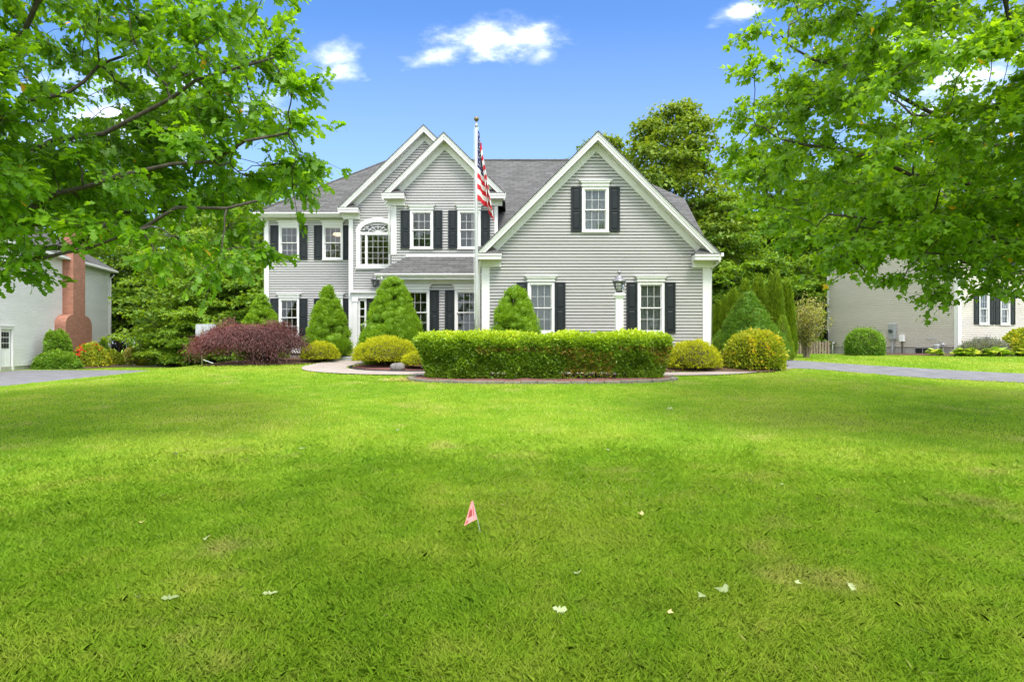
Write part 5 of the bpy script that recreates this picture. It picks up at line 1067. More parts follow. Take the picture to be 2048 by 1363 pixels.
extra = np.concatenate([extra, np.stack([rng.uniform(5.2, 9.0, 60), rng.uniform(8.4, 10.6, 60), rng.uniform(2.75, 3.9, 60)], -1)])
big_tree('maple_tree', 'dense green maple overhanging the lawn from the right', (9.9, 9.9), TR, np.concatenate([cl, extra]), MAPLE, 'maple', .096, 18, (.46, 9), 6, 8.2, .24)

# ------------------------------------------------------------------ woods: a few kinds, each tree its own object
def wood_mesh(seed, h, r, crown0, mat, npad, nl, lsize, trunk_r=.16, padr=.42, flat=.33, pw=.5, lean=.0):
    rng = np.random.default_rng(seed); pads = []; mb = MB()
    top = np.array([rng.normal(0, .3), rng.normal(0, .3), h * .93])
    tr = curve_pts((0, 0, -.6), top, 0, 8, rng, .12); mb.tube(tr, np.linspace(trunk_r, .03, 8), 8)
    P = []; D = []; Nn = []; V = []; S = []
    for k in range(npad):
        t = crown0 + (1 - crown0) * (k + rng.random()) / npad; q = (t - crown0) / (1 - crown0)
        rad = r * (math.sin(math.pi * min(1, .18 + .80 * q)) ** pw) * rng.uniform(.35, 1.05); a = rng.random() * 6.283
        c = np.array([math.cos(a) * rad, math.sin(a) * rad, t * h]); c[:2] += top[:2] * t
        pr = r * padr * rng.uniform(.65, 1.25) * (1 - .35 * q)
        i = min(7, max(0, int((t - .14) * 8))); mb.tube(curve_pts(tr[i], c, .1, 4, rng, .08), [.055 * (1.1 - q), .04 * (1.1 - q), .025 * (1.1 - q), .008], 4)
        m = int(nl * (pr / (r * padr)) ** 2); ang = rng.random(m) * 6.283; rr = np.sqrt(rng.random(m)); out = np.stack([np.cos(ang), np.sin(ang), 0 * ang], -1)
        bump_ = vnoise(np.stack([np.cos(ang) * rr * 2.4, np.sin(ang) * rr * 2.4, 0 * rr + k], -1), seed)
        p = c + out * (rr * pr * (.75 + .5 * bump_))[:, None]; p[:, 2] += pr * flat * (1 - 1.6 * rr ** 2) * rng.uniform(-.2, 1, m) + .5 * pr * flat * (bump_ - .5) - .10 * pr * rr ** 2
        P.append(p); D.append(unit(out * .8 + rnd_dirs(rng, m) * .8 + np.array([0, 0, -.25]))); Nn.append(unit(np.array([0, 0, 1.0]) + out * .35 + rnd_dirs(rng, m) * .55)); S.append(lsize * rng.uniform(.6, 1.3, m))
        V.append(np.clip(.38 + .35 * (rng.random() - .5) + .5 * (bump_ - .5) + rng.normal(0, .14, m) + .12 * q, 0, 1))
    P, D, Nn, S, V = map(np.concatenate, (P, D, Nn, S, V))
    me = leaf_mesh('crown', P, D, Nn, S, BROAD, V, mat); b = bpy.data.meshes.new('trunk'); b.from_pydata(mb.v, [], mb.f); b.materials.append(M['bark']); b.polygons.foreach_set('use_smooth', [True] * len(b.polygons)); return me, b
KIND = {'tall': wood_mesh(301, 13, 3.6, .28, 'wood_a', 85, 200, .26), 'tall2': wood_mesh(302, 13, 3.3, .22, 'wood_b', 80, 200, .25), 'low': wood_mesh(303, 6.5, 2.9, .06, 'wood_b', 85, 200, .19, .09, .34, .50, .35),
        'low2': wood_mesh(304, 6.0, 2.6, .05, 'wood_a', 85, 200, .18, .09, .34, .50, .35), 'oak': wood_mesh(305, 15.5, 3.9, .34, 'wood_c', 170, 260, .27, .26, .30, .75, .45)}
WN = [0]
def wood_tree(kind, x, y, h, label, group, w=1.0, name='woodland_tree'):
    cr, tk = KIND[kind]; hs = {'tall': 13, 'tall2': 13, 'low': 6.5, 'low2': 6.0, 'oak': 15.5}[kind]; WN[0] += 1
    o = empty(name, (x, y, gzf(x, y)), label, 'tree', group, (WN[0] * 2.39996) % 6.283, True); o.scale = (w * h / hs, w * h / hs, h / hs)
    link('crown', cr, o); link('trunk', tk, o)
wood_tree('oak', 10.9, 42, 16.2, 'tall oak with irregular crown rising above the roof right of the garage gable', None, .92, 'oak_tree')
wood_tree('tall', 13.6, 40.5, 10.2, 'mid-height tree filling the gap below the tall oak, right of the garage', None, .95)
wood_tree('tall', 17.8, 46, 15.0, 'tree top showing against the sky left of the maple', None, .9)
wood_tree('oak', 7.0, 47, 15.9, 'tree whose tip just shows over the garage gable roof', None, .8)
ORD = ('first', 'second', 'third', 'fourth', 'fifth', 'sixth', 'seventh', 'eighth', 'ninth', 'tenth', 'eleventh', 'twelfth', 'last')
def place(lst, i): return ORD[sorted(range(len(lst)), key=lambda k: lst[k][0] / lst[k][1]).index(i)] + ' from the left'
Lw = 'tall leafy tree in the left woods'; Ll = 'leafy understory tree at the left wood edge'; Bk = 'distant tree at the back of the woods'; Rw = 'dark leafy tree in the woods right of the garage'
r = random.Random(9)
LST = [(-31, 52, 12.5), (-24, 47, 12.0), (-20.5, 46, 12.8), (-17.2, 44, 12.2), (-14.4, 47, 13.4), (-30.5, 50, 13), (-22, 52, 13.5), (-26, 55, 14), (-18, 53, 14), (-13, 53, 14), (-34, 54, 14), (-11.6, 43, 10.5)]
for i, (x, y, h) in enumerate(LST):
    wood_tree('tall' if i % 2 else 'tall2', x, y, h, Lw + ', ' + place(LST, i), 'woodland trees on the left', r.uniform(.9, 1.15))
LST = [(-22.6, 45.5, 7.5), (-20.6, 40.5, 7.2), (-18.4, 40.0, 6.0), (-16.6, 38.6, 6.8), (-14.0, 38.4, 6.4), (-11.8, 38.0, 6.2), (-21.8, 42.5, 5.0), (-18.0, 37.7, 3.9), (-13.0, 36.7, 3.6), (-20.0, 38.6, 3.4), (-15.4, 36.9, 3.2), (-24.4, 47.0, 6)]
for i, (x, y, h) in enumerate(LST):
    wood_tree('low' if i % 2 else 'low2', x, y, h, Ll + ', ' + place(LST, i), 'understory trees on the left', r.uniform(.95, 1.25))
LST = [(-40, 62, 15), (-34, 64, 15), (-28, 63, 15), (-22, 64, 15.5), (-16, 63, 16), (-10, 60, 14), (-4, 62, 15.5), (3, 62, 15), (14, 60, 13.5), (20, 60, 14.5), (26, 61, 15), (33, 60, 15), (40, 62, 15)]
for i, (x, y, h) in enumerate(LST):
    wood_tree('tall' if i % 2 else 'tall2', x, y, h, Bk + ', ' + place(LST, i), 'trees far back in the woods', 1.25)
LST = [(14.6, 45, 11), (17.2, 42.5, 9.5), (20.5, 46, 12.5), (24, 49, 14), (29, 50, 15), (34, 48, 15), (12.6, 49, 12), (22, 44, 9.5), (16, 52, 13)]
for i, (x, y, h) in enumerate(LST):
    wood_tree('tall', x, y, h, Rw + ', ' + place(LST, i), 'woodland trees on the right', r.uniform(.95, 1.2))
LST = [(13.2, 38.5, 5.5), (15.6, 39.8, 6.2), (18.2, 41.2, 6.0), (16.9, 38.6, 4.6), (14.4, 37.2, 3.6)]
for i, (x, y, h) in enumerate(LST):
    wood_tree('low2', x, y, h, 'dark understory tree behind arborvitae and pale shrub, ' + place(LST, i), 'understory trees on the right', r.uniform(1.0, 1.25))

# ------------------------------------------------------------------ edging blocks, stone, black edging
ed = empty('island_edging', (.8, 16.15, gzf(.8, 16.15)), 'curved low concrete block edging in front of the hedge', 'edging')
def edging():
    b = resample(ISL + [ISL[0]], 400); c = b.mean(0); d = np.r_[0, np.cumsum(np.linalg.norm(np.diff(b, axis=0), axis=1))]; Lb = .42; k = 0; s = 0.0
    rr = random.Random(3)
    while s + Lb < d[-1]:
        p = [np.array([np.interp(q, d, b[:, 0]), np.interp(q, d, b[:, 1])]) for q in (s + .006, s + Lb - .006)]; s += Lb
        dv = (p[1] - p[0]) / np.linalg.norm(p[1] - p[0]); nv = np.array([dv[1], -dv[0]]); nv = nv if np.dot(nv, (p[0] - c)) > 0 else -nv
        o, i = .10 + rr.uniform(-.01, .01), -.06; zt = rr.uniform(.06, .08)
        q4 = [p[0] + nv * i, p[1] + nv * i, p[1] + nv * o, p[0] + nv * o]
        zs = [gzf(*q) for q in q4]; e = .012
        cen = sum(q4) / 4; t4 = [cen + (q - cen) * .96 for q in q4]
        v = [(q[0], q[1], z - .06) for q, z in zip(q4, zs)] + [(q[0], q[1], z + zt - e) for q, z in zip(q4, zs)] + [(q[0], q[1], z + zt) for q, z in zip(t4, zs)]
        fs = [(0, 3, 2, 1), (8, 9, 10, 11)]
        for a in (0, 4):
            for j in range(4): fs.append((a + j, a + (j + 1) % 4, a + 4 + (j + 1) % 4, a + 4 + j))
        obj('block', MB().add(v, fs), 'block', ed)
edging()
def rock(label, x, y, r, seed):
    rng = np.random.default_rng(seed); vs = []; n, m = 14, 8
    for i in range(m + 1):
        ph = math.pi * i / m
        for k in range(n):
            u = np.array([math.sin(ph) * math.cos(2 * math.pi * k / n), math.sin(ph) * math.sin(2 * math.pi * k / n), math.cos(ph)]); w = .78 + .45 * vnoise(np.array([u * 1.6 + seed]), 2)[0]
            vs.append((x + r * u[0] * w * 1.25, y + r * u[1] * w, gzf(x, y) + .08 + r * .75 * (u[2] * w + .3)))
    fs = [(i * n + k, i * n + (k + 1) % n, (i + 1) * n + (k + 1) % n, (i + 1) * n + k)[::-1] for i in range(m) for k in range(n)]
    obj('field_stone', MB().add(vs, fs), 'stone', None, True, origin=(x, y, gzf(x, y)), label=label, cat='rock')
rock('rounded grey field stone in the red mulch before the large golden shrub', -3.45, 19.35, .19, 4)
e = MB(); bp = resample([(-5.22, 20.9), (-5.06, 20.05), (-4.22, 19.29), (-2.9, 18.99), (-1.2, 19.04)], 40); e.tube([(p[0], p[1], gzf(*p) + .04) for p in bp], .028, 6)
obj('bed_edging', e, 'edging', None, True, origin=(-4.2, 19.3, gzf(-4.2, 19.3)), label='black plastic edging curving round the red mulch bed', cat='edging')
# twig litter left of the hedge
rng = np.random.default_rng(44); n = 260; px = -2.95 + rng.normal(0, .28, n); py = 16.75 + rng.normal(0, .22, n); t = rng.random(n) * 6.28; P = np.stack([px, py, gz(px, py) + .02 + rng.random(n) * .04], -1)
o = link('twig_litter', leaf_mesh('twig_litter', P, np.stack([np.cos(t), np.sin(t), .2 * rng.random(n)], -1), np.tile([0, 0, 1.0], (n, 1)), rng.uniform(.06, .2, n), (np.array([(-.05, 0, 0), (.05, 0, 0), (.03, 1, .03), (-.03, 1, .03)]), np.array([(0, 1, 2), (0, 2, 3)])), rng.random(n), 'tan_leaf'), kind='stuff', label='dry tan twig litter on the grass at the left end of the hedge', cat='litter')
ths = np.linspace(0, 2 * math.pi, 24)[:-1]; MASKS.append(np.stack([-2.95 + .5 * np.cos(ths), 16.8 + .3 * np.sin(ths)], -1))

# ------------------------------------------------------------------ flagpole and flag
fx, fy = -.98, 17.62; fz = gzf(fx, fy)
fp = empty('flagpole', (fx, fy, fz), 'slim metal flagpole with bronze ball top standing behind the hedge', 'flagpole')
obj('pole', MB().tube([(fx, fy, fz - .1), (fx, fy, 3.0), (fx, fy, 5.5), (fx, fy, 7.52)], [.052, .048, .042, .030], 14), 'pole', fp, True)
obj('truck', MB().lathe([(.034, 0), (.045, .015), (.045, .07), (.02, .10), (.012, .15)], (fx, fy, 7.50), 12), 'steel', fp, True)
obj('ball', MB().lathe([(.068 * math.sin(t) + .001, -.068 * math.cos(t)) for t in np.linspace(0, math.pi, 12)], (fx, fy, 7.72), 14), 'bronze', fp, True)
obj('halyard', MB().tube([(fx - .06, fy - .02, 7.5), (fx - .065, fy - .02, 4), (fx - .05, fy - .05, 2.2)], .005, 5).tube([(fx + .05, fy - .02, 7.5), (fx + .055, fy - .02, 7.3)], .005, 5), 'net', fp)
obj('cleat', MB().box(fx - .02, fx + .02, fy - .08, fy - .05, 2.1, 2.3).box(fx - .015, fx + .015, fy - .1, fy - .08, 2.05, 2.35), 'steel', fp)
def flag():
    z0 = 7.42; na, nb = 60, 39
    def pos(a, b):
        f = a * 15.0 + b * 1.6; w = min(1, a * 4)
        x = fx + .045 + .45 * (.24 + .76 * b) * a ** .62 + .03 * math.sin(f) * w - .03 * b * (1 - a)
        y = fy - .03 - .06 * a + .085 * math.cos(f) * w * (.5 + .5 * b)
        z = z0 - b * 1.88 - .72 * a ** .9 * (1 - .1 * b) - .04 * math.sin(f * .5 + .6) * b
        return Vector((x, y, z))
    V = [pos(i / na, j / nb) for j in range(nb + 1) for i in range(na + 1)]; m = MB(); F = []; MI = []
    for j in range(nb):
        for i in range(na):
            k = j * (na + 1) + i; F.append((k, k + 1, k + na + 2, k + na + 1)); st = j * 13 // nb
            MI.append(2 if (i / na < .40 and st < 7) else (0 if st % 2 == 0 else 1))
    m.v = [tuple(v) for v in V]; m.f = F; m.mi = MI
    fl = obj('american_flag', m, ['red', 'white_cloth', 'blue'], None, True, origin=(fx, fy, z0 - 2.5), label='limp stars and stripes flag hanging from the flagpole', cat='flag')
    s = MB()
    for r_ in range(9):
        for c_ in range(6 if r_ % 2 == 0 else 5):
            a = .40 * ((c_ * 2 + (1 if r_ % 2 == 0 else 2)) / 12); b = (r_ + 1) / 10 * 7 / 13; p = pos(a, b); da = (pos(a + .01, b) - p).normalized(); db = (pos(a, b + .01) - p).normalized(); nn = da.cross(db).normalized() * .004
            for sg in (1, -1):
                pts = [p + nn * sg + (da * math.sin(q * math.pi / 5) - db * math.cos(q * math.pi / 5)) * (.032 if q % 2 == 0 else .013) for q in range(10)]; s.add(pts, [tuple(range(10))[::sg]])
    obj('stars', s, 'white_cloth', fl)
flag()
# lamp post
lx, ly = 2.96, 17.68; lz = gzf(lx, ly)
lp = empty('lamp_post', (lx, ly, lz), 'square white lamp post with six-sided glass lantern behind the hedge', 'lamp post')
obj('post', MB().cbox(lx - .10, lx + .10, ly - .10, ly + .10, lz - .05, 2.84, .008), 'vinyl', lp)
obj('post_cap', MB().box(lx - .12, lx + .12, ly - .12, ly + .12, 2.80, 2.86).box(lx - .15, lx + .15, ly - .15, ly + .15, 2.861, 2.905).box(lx - .13, lx + .13, ly - .13, ly + .13, 2.906, 2.935), 'vinyl', lp)
lantern(lp, (lx, ly, 2.99), 1.0)
# pin flag
def pin_flag():
    x, y = -.218, 4.80; z = gzf(x, y); f = empty('pin_flag', (x, y, z), 'small salmon-pink utility marker flag on a leaning wire in the lawn', 'marker flag')
    top = Vector((x - .072, y - .01, z + .262)); bot = Vector((x, y, z - .05))
    obj('wire', MB().tube([bot, top], .0022, 6), 'steel', f)
    d = (bot - top).normalized(); A = top - d * .012; B = top + d * .132; C = B + Vector((-.098, -.012, -.045)); E = A + Vector((-.012, 0, -.008))
    nrm = (B - A).cross(C - A).normalized(); nu = 10; vs = []; fs = []
    def P(s, t):                                              # s down the wire, t out along the sheet
        p = A.lerp(B, s); q = E.lerp(C, s); r = p.lerp(q, t); r = r + nrm * (.010 * math.sin(t * 3.0 + s * 2) * t); return r
    for i in range(nu + 1):
        for j in range(nu + 1): vs.append(P(i / nu, j / nu))
    for i in range(nu):
        for j in range(nu): k = i * (nu + 1) + j; fs.append((k, k + 1, k + nu + 2, k + nu + 1))
    sh = obj('flag_sheet', MB().add(vs, fs), 'pink', f, True)
    pr = MB(); off = nrm * (.0012 if nrm.y < 0 else -.0012)
    def patch(s0, s1, t0, t1): pr.add([P(s0, t0) + off, P(s1, t0) + off, P(s1, t1) + off, P(s0, t1) + off], [(0, 1, 2, 3)])
    for k in range(9): patch(.30 + k * .052, .335 + k * .052, .20, .29)                        # line of small lettering along the wire edge
    for k in range(4): patch(.44 + k * .075, .49 + k * .075, .46, .82)                         # block emblem
    patch(.43, .75, .40, .45); patch(.36, .42, .52, .72)
    for k in range(3): patch(.84 + k * .035, .86 + k * .035, .70 + .03 * k, .92)
    obj('print', pr, 'ink', sh)
pin_flag()
# basketball hoops
def net(cx, cy, cz, r0, r1, h, parent):
    m = MB(); n = 10
    for k in range(n):
        for s in (1, -1):
            m.tube([(cx + (r0 + (r1 - r0) * min(1, t * 1.25)) * math.cos(2 * math.pi * k / n + s * t * 1.9), cy + (r0 + (r1 - r0) * min(1, t * 1.25)) * math.sin(2 * math.pi * k / n + s * t * 1.9), cz - h * t) for t in np.linspace(0, 1, 6)], .012, 4)
    obj('net', m, 'net', parent)
def hoop_right():
    x, y = 12.05, 37.2; z = gzf(x, y); h = empty('basketball_hoop', (x, y, z), 'basketball hoop with clear white-framed backboard and net right of the garage corner', 'basketball hoop')
    bw, zb, zt = .70, 2.92, 3.80; b = MB(); yb = y - .5
    b.box(x - bw, x + bw, yb, yb + .04, zt - .05, zt).box(x - bw, x + bw, yb, yb + .04, zb, zb + .05).box(x - bw, x - bw + .05, yb, yb + .04, zb + .05, zt - .05).box(x + bw - .05, x + bw, yb, yb + .04, zb + .05, zt - .05)
    o = obj('backboard_frame', b, 'vinyl', h); obj('backboard_pane', MB().box(x - bw + .05, x + bw - .05, yb + .012, yb + .022, zb + .05, zt - .05), 'glass', o)
    q = MB(); q.box(x - .30, x + .30, yb - .006, yb - .001, 3.45, 3.49).box(x - .30, x + .30, yb - .006, yb - .001, 3.05, 3.09).box(x - .30, x - .26, yb - .006, yb - .001, 3.09, 3.45).box(x + .26, x + .30, yb - .006, yb - .001, 3.09, 3.45); obj('target_square', q, 'vinyl', o)
    obj('rim', MB().tube([(x + .23 * math.cos(t), yb - .30 + .23 * math.sin(t), 3.05) for t in np.linspace(0, 2 * math.pi, 21)], .016, 6).box(x - .06, x + .06, yb - .08, yb - .001, 2.98, 3.07), 'orange', h); net(x, yb - .30, 3.04, .23, .12, .45, h)
    obj('post', MB().tube([(x - .3, y + .6, z), (x - .3, y + .6, 2.6), (x - .1, y + .1, 3.2), (x, yb + .05, 3.3)], .06, 8).tube([(x - .3, y + .6, 2.2), (x, yb + .05, 2.98)], .03, 6), 'black_metal', h)
hoop_right()
def hoop_left():
    x, y = -15.3, 31.6; z = gzf(x, y); h = empty('basketball_hoop', (x, y, z), 'old portable basketball hoop seen from behind, beside the purple weeping maple', 'basketball hoop')
    bx = x - .05; yb = y + .45; c = MB(); w, zb, zt, r = .50, 1.92, 2.56, .09
    pl = []
    for (cx, cz, a0) in ((bx + w - r, zt - r, 0), (bx - w + r, zt - r, 1), (bx - w + r, zb + r, 2), (bx + w - r, zb + r, 3)):
        for k in range(5): t = math.pi / 2 * (a0 + k / 4); pl.append((cx + r * math.cos(t), cz + r * math.sin(t)))
    b = obj('backboard', MB().xz(pl[::-1], yb, yb + .04), 'acrylic_w', h)
    for dx in (-.18, .16): obj('stiffener', MB().box(bx + dx - .018, bx + dx + .018, yb - .025, yb - .001, zb + .02, zt - .02), 'steel', b)
    obj('pole', MB().tube([(x, y, z - .05), (x, y, 1.6), (x - .04, y + .05, 2.25)], .055, 8), 'wood', h, True)
    obj('brace', MB().tube([(x, y, .8), (x + .95, y + .15, gzf(x + .95, y))], .02, 6).tube([(x - .02, y, 1.75), (bx, yb, 2.3)], .02, 6).tube([(x - .04, y + .05, 2.2), (bx, yb, 2.2)], .025, 6), 'steel', h)
    obj('rim', MB().tube([(bx + .22 * math.cos(t), yb + .3 + .22 * math.sin(t), 2.03) for t in np.linspace(0, 2 * math.pi, 17)], .014, 6), 'orange', h); net(bx, yb + .3, 2.02, .22, .12, .4, h)
hoop_left()
# things on the beige house side wall (wall frame: origin RH, x back along the wall, y out)
RA = RH.rotation_euler.z; CA, SA = math.cos(RA), math.sin(RA)
def at_wall(u, o): return (21.4 + u * CA - o * SA, 30.7 + u * SA + o * CA)
def wall_thing(name, u, z, label, cat, group=None):
    p = at_wall(u, .03); return empty(name, (p[0], p[1], z), label, cat, group, RA, True)
m = wall_thing('electric_meter', 3.4, 1.72, 'grey electric meter box with round dial on the beige house side wall', 'electric meter')
obj('box', MB().cbox(-.20, .20, 0, .16, .1, .92, .015), 'steel', m); obj('dial', MB().tube([(0, .155, .52), (0, .26, .52)], .10, 16), 'glass', m); obj('dial_face', MB().tube([(0, .16, .52), (0, .2, .52)], .085, 16), 'pewter', m)
obj('conduit', MB().tube([(0, .08, .1), (0, .08, -.85)], .045, 10).tube([(-.1, .08, .1), (-.1, .08, -.4)], .02, 8), 'steel', m)
m = wall_thing('utility_box', 2.85, 1.70, 'small light grey utility box right of the electric meter', 'utility box')
obj('box', MB().cbox(-.13, .13, 0, .12, 0, .32, .012), 'vinyl', m); obj('conduit', MB().tube([(0, .06, 0), (0, .06, -.7)], .025, 8), 'black_metal', m)
m = wall_thing('basement_window', 1.75, 1.02, 'low basement window in the beige house foundation', 'window')
obj('frame', MB().box(-.45, .45, .002, .03, .33, .38).box(-.45, .45, .002, .03, 0, .05).box(-.45, -.40, .002, .03, .05, .33).box(.40, .45, .002, .03, .05, .33).box(-.015, .015, .002, .03, .05, .33), 'steel', m)
for dx in (-.2075, .2075): obj('pane', MB().box(dx - .19, dx + .19, .004, .012, .052, .328), 'door', m)
m = wall_thing('gas_meter', .8, 1.05, 'grey gas meter with bent pipes at the beige house corner', 'gas meter')
obj('meter_body', MB().cbox(-.05, .22, .08, .30, .08, .48, .04), 'steel', m); obj('regulator', MB().lathe([(.03, 0), (.11, .02), (.11, .05), (.04, .09)], (-.22, .18, .45), 12), 'steel', m)
obj('pipe', MB().tube([(.14, .18, .46), (.14, .18, .78), (.5, .16, .78), (.75, .05, .75)], .02, 8).tube([(.02, .18, .46), (.02, .18, .62), (-.22, .18, .62), (-.22, .18, .0)], .02, 8), 'steel', m)
m = wall_thing('vent_pipe', 7.15, 1.0, 'short white vent pipe bending down near the far corner of the beige house', 'pipe')
obj('pipe', MB().tube([(0, 0, .62), (0, .14, .64), (0, .18, .6), (0, .18, .0)], .035, 10), 'vinyl', m, True)
m = wall_thing('gate_post', 7.62, .95, 'black metal post against the far corner of the beige house', 'post'); obj('post', MB().cbox(-.05, .05, .04, .14, -.1, 1.35, .01), 'black_metal', m); obj('cap', MB().lathe([(.07, 0), (.05, .05), (.01, .08)], (0, .09, 1.35), 8), 'black_metal', m)
# low picket fence by the yellow shrub
pf = empty('picket_fence', (16.6, 36.4, gzf(16.6, 36.4)), 'low weathered brown picket fence beside the beige house', 'fence')
for k in range(17):
    x = 15.55 + k * .145; y = 36.6 - k * .03; z = gzf(x, y); hh = .78 + .03 * math.sin(k * 1.7); obj('picket', MB().xz([(x - .055, z - .05), (x + .055, z - .05), (x + .055, z + hh - .08), (x, z + hh), (x - .055, z + hh - .08)], y, y + .02), 'wood', pf)
for zz in (.2, .58): obj('rail', MB().add([(15.45, 36.66, gzf(15.45, 36.6) + zz), (18.0, 36.14, gzf(18, 36.1) + zz), (18.0, 36.14, gzf(18, 36.1) + zz + .07), (15.45, 36.66, gzf(15.45, 36.6) + zz + .07), (15.45, 36.70, gzf(15.45, 36.6) + zz), (18.0, 36.18, gzf(18, 36.1) + zz), (18.0, 36.18, gzf(18, 36.1) + zz + .07), (15.45, 36.70, gzf(15.45, 36.6) + zz + .07)],
    [(0, 1, 2, 3), (4, 7, 6, 5), (0, 4, 5, 1), (3, 2, 6, 7)]), 'wood', pf)

# ------------------------------------------------------------------ fallen leaves on the lawn
def fallen(px, py, size, shape, mat, label, roll=0.0, tilt=.4):
    # place by walking out along a bearing until the lawn is met at that depth
    D = 3.0
    for _ in range(40): X = (px - 1024) / 1280 * D; D = max(1.2, 1280 * (1.5 - gzf(X, D) - .035) / (py - 690))
    X = (px - 1024) / 1280 * D; rng = np.random.default_rng(int(px * 7 + py)); a = rng.random() * 6.283
    P = np.array([[0, 0, 0.0]]); Dv = np.array([[math.cos(a), math.sin(a), .15]]); Nv = unit(np.array([[rng.normal(0, tilt), -abs(rng.normal(.2, tilt)), 1.0]]))
    me = leaf_mesh('fallen_leaf', P, Dv, Nv, np.array([size * .55]), shape, np.array([rng.random()]), mat); co = np.zeros(len(me.vertices) * 3, np.float32); me.vertices.foreach_get('co', co); co = co.reshape(-1, 3)
    co -= co.mean(0); co[:, 2] += 3.2 * (co[:, 0] ** 2) / max(size, .01) * .35 + .02; me.vertices.foreach_set('co', co.ravel())
    link('fallen_leaf', me, None, label, 'leaf', 'fallen leaves on the lawn', None, (X, D, gzf(X, D) + .022))
for q in [(340, 1197, .15, OAK, 'pale_leaf', 'pale curled oak leaf lying at the lower left of the lawn'), (540, 1188, .14, OAK, 'pale_leaf', 'pale upright curled leaf in the grass left of bottom centre'),
          (274, 1194, .10, OAK, 'dark_leaf', 'small dark leaf just left of the pale oak leaf, lower left'), (413, 1076, .15, OAK, 'pale_leaf', 'pale leaf with dark shadow side, left of the pin flag'),
          (351, 907, .16, OAK, 'dark_leaf', 'dark curled leaf on the left middle lawn'), (604, 897, .15, OAK, 'pale_leaf', 'thin pale leaf on the mid lawn left of centre'),
          (795, 860, .15, OAK, 'pale_leaf', 'leaf on the lawn below the golden shrub'), (1338, 817, .26, OAK, 'pale_leaf', 'pale leaf on the far lawn below the lamp post'),
          (1214, 899, .14, OAK, 'pale_leaf', 'white curled leaf at the centre right of the lawn'), (1562, 969, .10, MAPLE, 'pale_leaf', 'tiny pale leaf on the right middle lawn'), (1498, 962, .10, MAPLE, 'dark_leaf', 'small dark leaf on the right middle lawn'),
          (1118, 1221, .13, OAK, 'pale_leaf', 'pale curled leaf below and right of the pin flag, near the bottom'), (1155, 1146, .10, MAPLE, 'pale_leaf', 'small whitish leaf right of the pin flag'),
          (1445, 1180, .16, MAPLE, 'pale_leaf', 'pale green maple leaf at the lower right'), (1403, 1192, .10, MAPLE, 'pale_leaf', 'small folded pale leaf left of the pale maple leaf'),
          (1595, 1166, .08, MAPLE, 'pale_leaf', 'tiny pinkish leaf between two pale leaves at lower right'), (1702, 1172, .17, OAK, 'pale_leaf', 'large pale oak leaf at the far lower right'),
          (1340, 1225, .06, MAPLE, 'tan_leaf', 'tiny tan leaf fragment near the bottom right of centre'), (1283, 1028, .08, MAPLE, 'tan_leaf', 'tan leaf fragment in the middle right of the lawn'), (285, 1044, .09, MAPLE, 'tan_leaf', 'yellowish leaf fragment on the left lawn')]:
    fallen(*q)

# ------------------------------------------------------------------ grass
def inside(x, y, poly):
    r = np.zeros(len(x), bool); x0, y0 = poly[-1]
    lo, hi = poly.min(0), poly.max(0); near = (x > lo[0]) & (x < hi[0]) & (y > lo[1]) & (y < hi[1]); idx = np.nonzero(near)[0]
    if not len(idx): return r
    X, Y = x[idx], y[idx]; c = np.zeros(len(idx), bool)
    for x1, y1 in poly:
        if y0 != y1: c ^= ((y0 > Y) != (y1 > Y)) & (X < (x1 - x0) * (Y - y0) / (y1 - y0) + x0)
        x0, y0 = x1, y1
    r[idx] = c; return r
MASKS += [np.array(p, float) for p in ([(-10.3, 26.6), (-6.5, 25.7), (-4.5, 23.1), (-1, 20.2), (6.3, 20.2), (6.3, 27), (7, 36), (-10.3, 35)], [(-23.2, 23), (-27.45, 43.6), (-40, 43), (-40, 20)], [(21.4, 30.7), (18.7, 37.9), (30, 42), (31, 34)], [(-7.0, 24.1), (-4.5, 24.1), (-4.5, 26), (-7, 26)])]
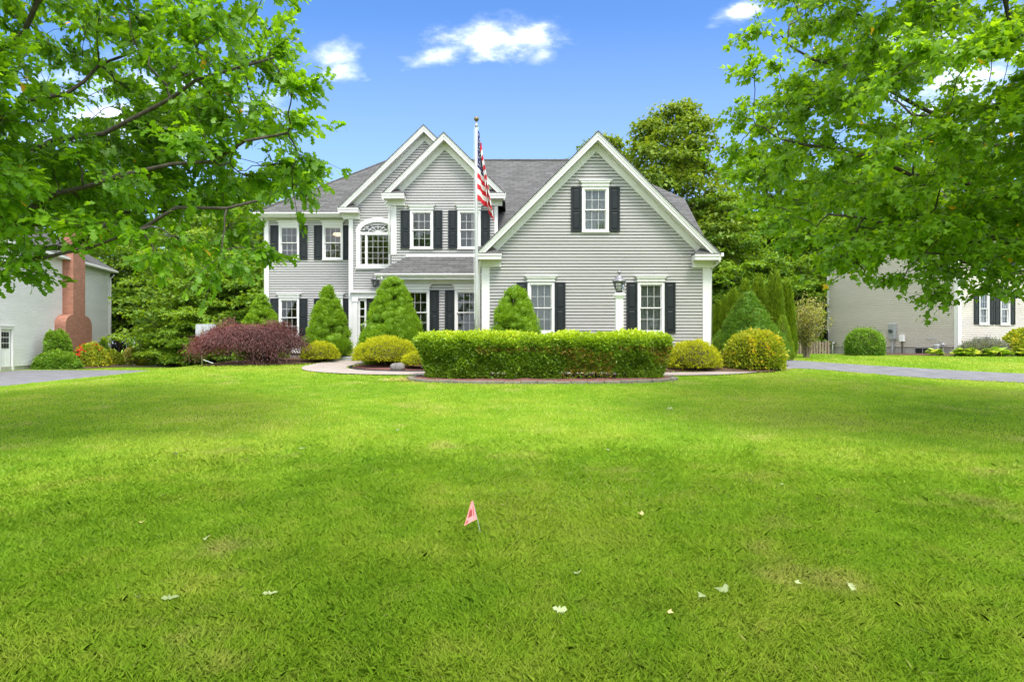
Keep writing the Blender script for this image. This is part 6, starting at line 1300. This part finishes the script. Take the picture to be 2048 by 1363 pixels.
def grass():
    rng = np.random.default_rng(404); out = []
    def pts(n, r0, r1, pw):
        q = rng.random(n); k = 2 - pw; r = (r0 ** k + q * (r1 ** k - r0 ** k)) ** (1 / k); a = rng.uniform(-.80, .80, n); x = r * np.sin(a); y = r * np.cos(a)
        bad = np.zeros(n, bool)
        for p in MASKS: bad |= inside(x, y, p)
        return x[~bad], y[~bad], r[~bad]
    V = []; F = []; VA = []; base = 0
    for n, r0, r1, pw, kite in ((500000, 1.9, 10, 1.35, True), (440000, 5.0, 40, 1.7, False)):
        x, y, r = pts(n, r0, r1, pw); f_ = sm(r, 5.0, 10.0); k_ = rng.random(len(r)) < ((1 - f_) if kite else f_); x, y, r = x[k_], y[k_], r[k_]; n = len(x); z = gz(x, y)
        cl = vnoise(np.stack([x * 2.1, y * 2.1, 0 * x], -1), 6); c2 = vnoise(np.stack([x * .5, y * .5, 0 * x], -1), 7); c3 = vnoise(np.stack([x * 9, y * 9, 0 * x], -1), 8)
        h = ((.030 if kite else .026) + (.032 if kite else .026) * rng.random(n)) * (.65 + .5 * cl + .35 * c3) * np.where(r > 12, 1 + (r - 12) * .012, 1); w = .0016 + .00060 * r if kite else .0040 + .00175 * r
        h = h * np.where(rng.random(n) < .008, 1.45, 1); th = rng.random(n) * 6.283; lean = rng.uniform(.2, 1.3, n); la = 6.283 * vnoise(np.stack([x * 1.3, y * 1.3, 0 * x + 5], -1), 9) * 1.6 + rng.normal(0, 1.7, n)
        side = np.stack([np.cos(th), np.sin(th), 0 * th], -1) * (w / 2)[:, None]
        ld = np.stack([np.cos(la), np.sin(la), 0 * la], -1); b = np.stack([x, y, z - .004], -1); up = np.array([0, 0, 1.0])
        tip = b + up * (h * (1 - .25 * lean ** 2))[:, None] + ld * (h * lean * .85)[:, None]
        dry = (rng.random(n) < .012 + .09 * np.clip((c2 - .60) * 4, 0, 1))
        var = np.clip(.30 + .38 * (cl - .5) + .45 * (c2 - .4) + rng.normal(0, .15, n), 0, .93); var[dry] = rng.uniform(.95, 1, dry.sum())
        if kite:
            mid = b + up * (h * .55)[:, None] + ld * (h * lean * .28)[:, None]
            v = np.stack([b, mid - side, tip, mid + side], 1); f = np.array([(0, 1, 2), (0, 2, 3)])
        else: v = np.stack([b - side, b + side, tip], 1); f = np.array([(0, 1, 2)])
        K = v.shape[1]; V.append(v.reshape(-1, 3)); F.append((f[None] + (np.arange(n) * K)[:, None, None] + base).reshape(-1, 3)); VA.append(np.repeat(var, K)); base += n * K
    o = link('lawn_grass', big_mesh('lawn_grass', np.concatenate(V), np.concatenate(F), 'grass', np.concatenate(VA)), None, 'short mown green lawn grass in front of the house', 'grass', None, 'stuff')
grass()
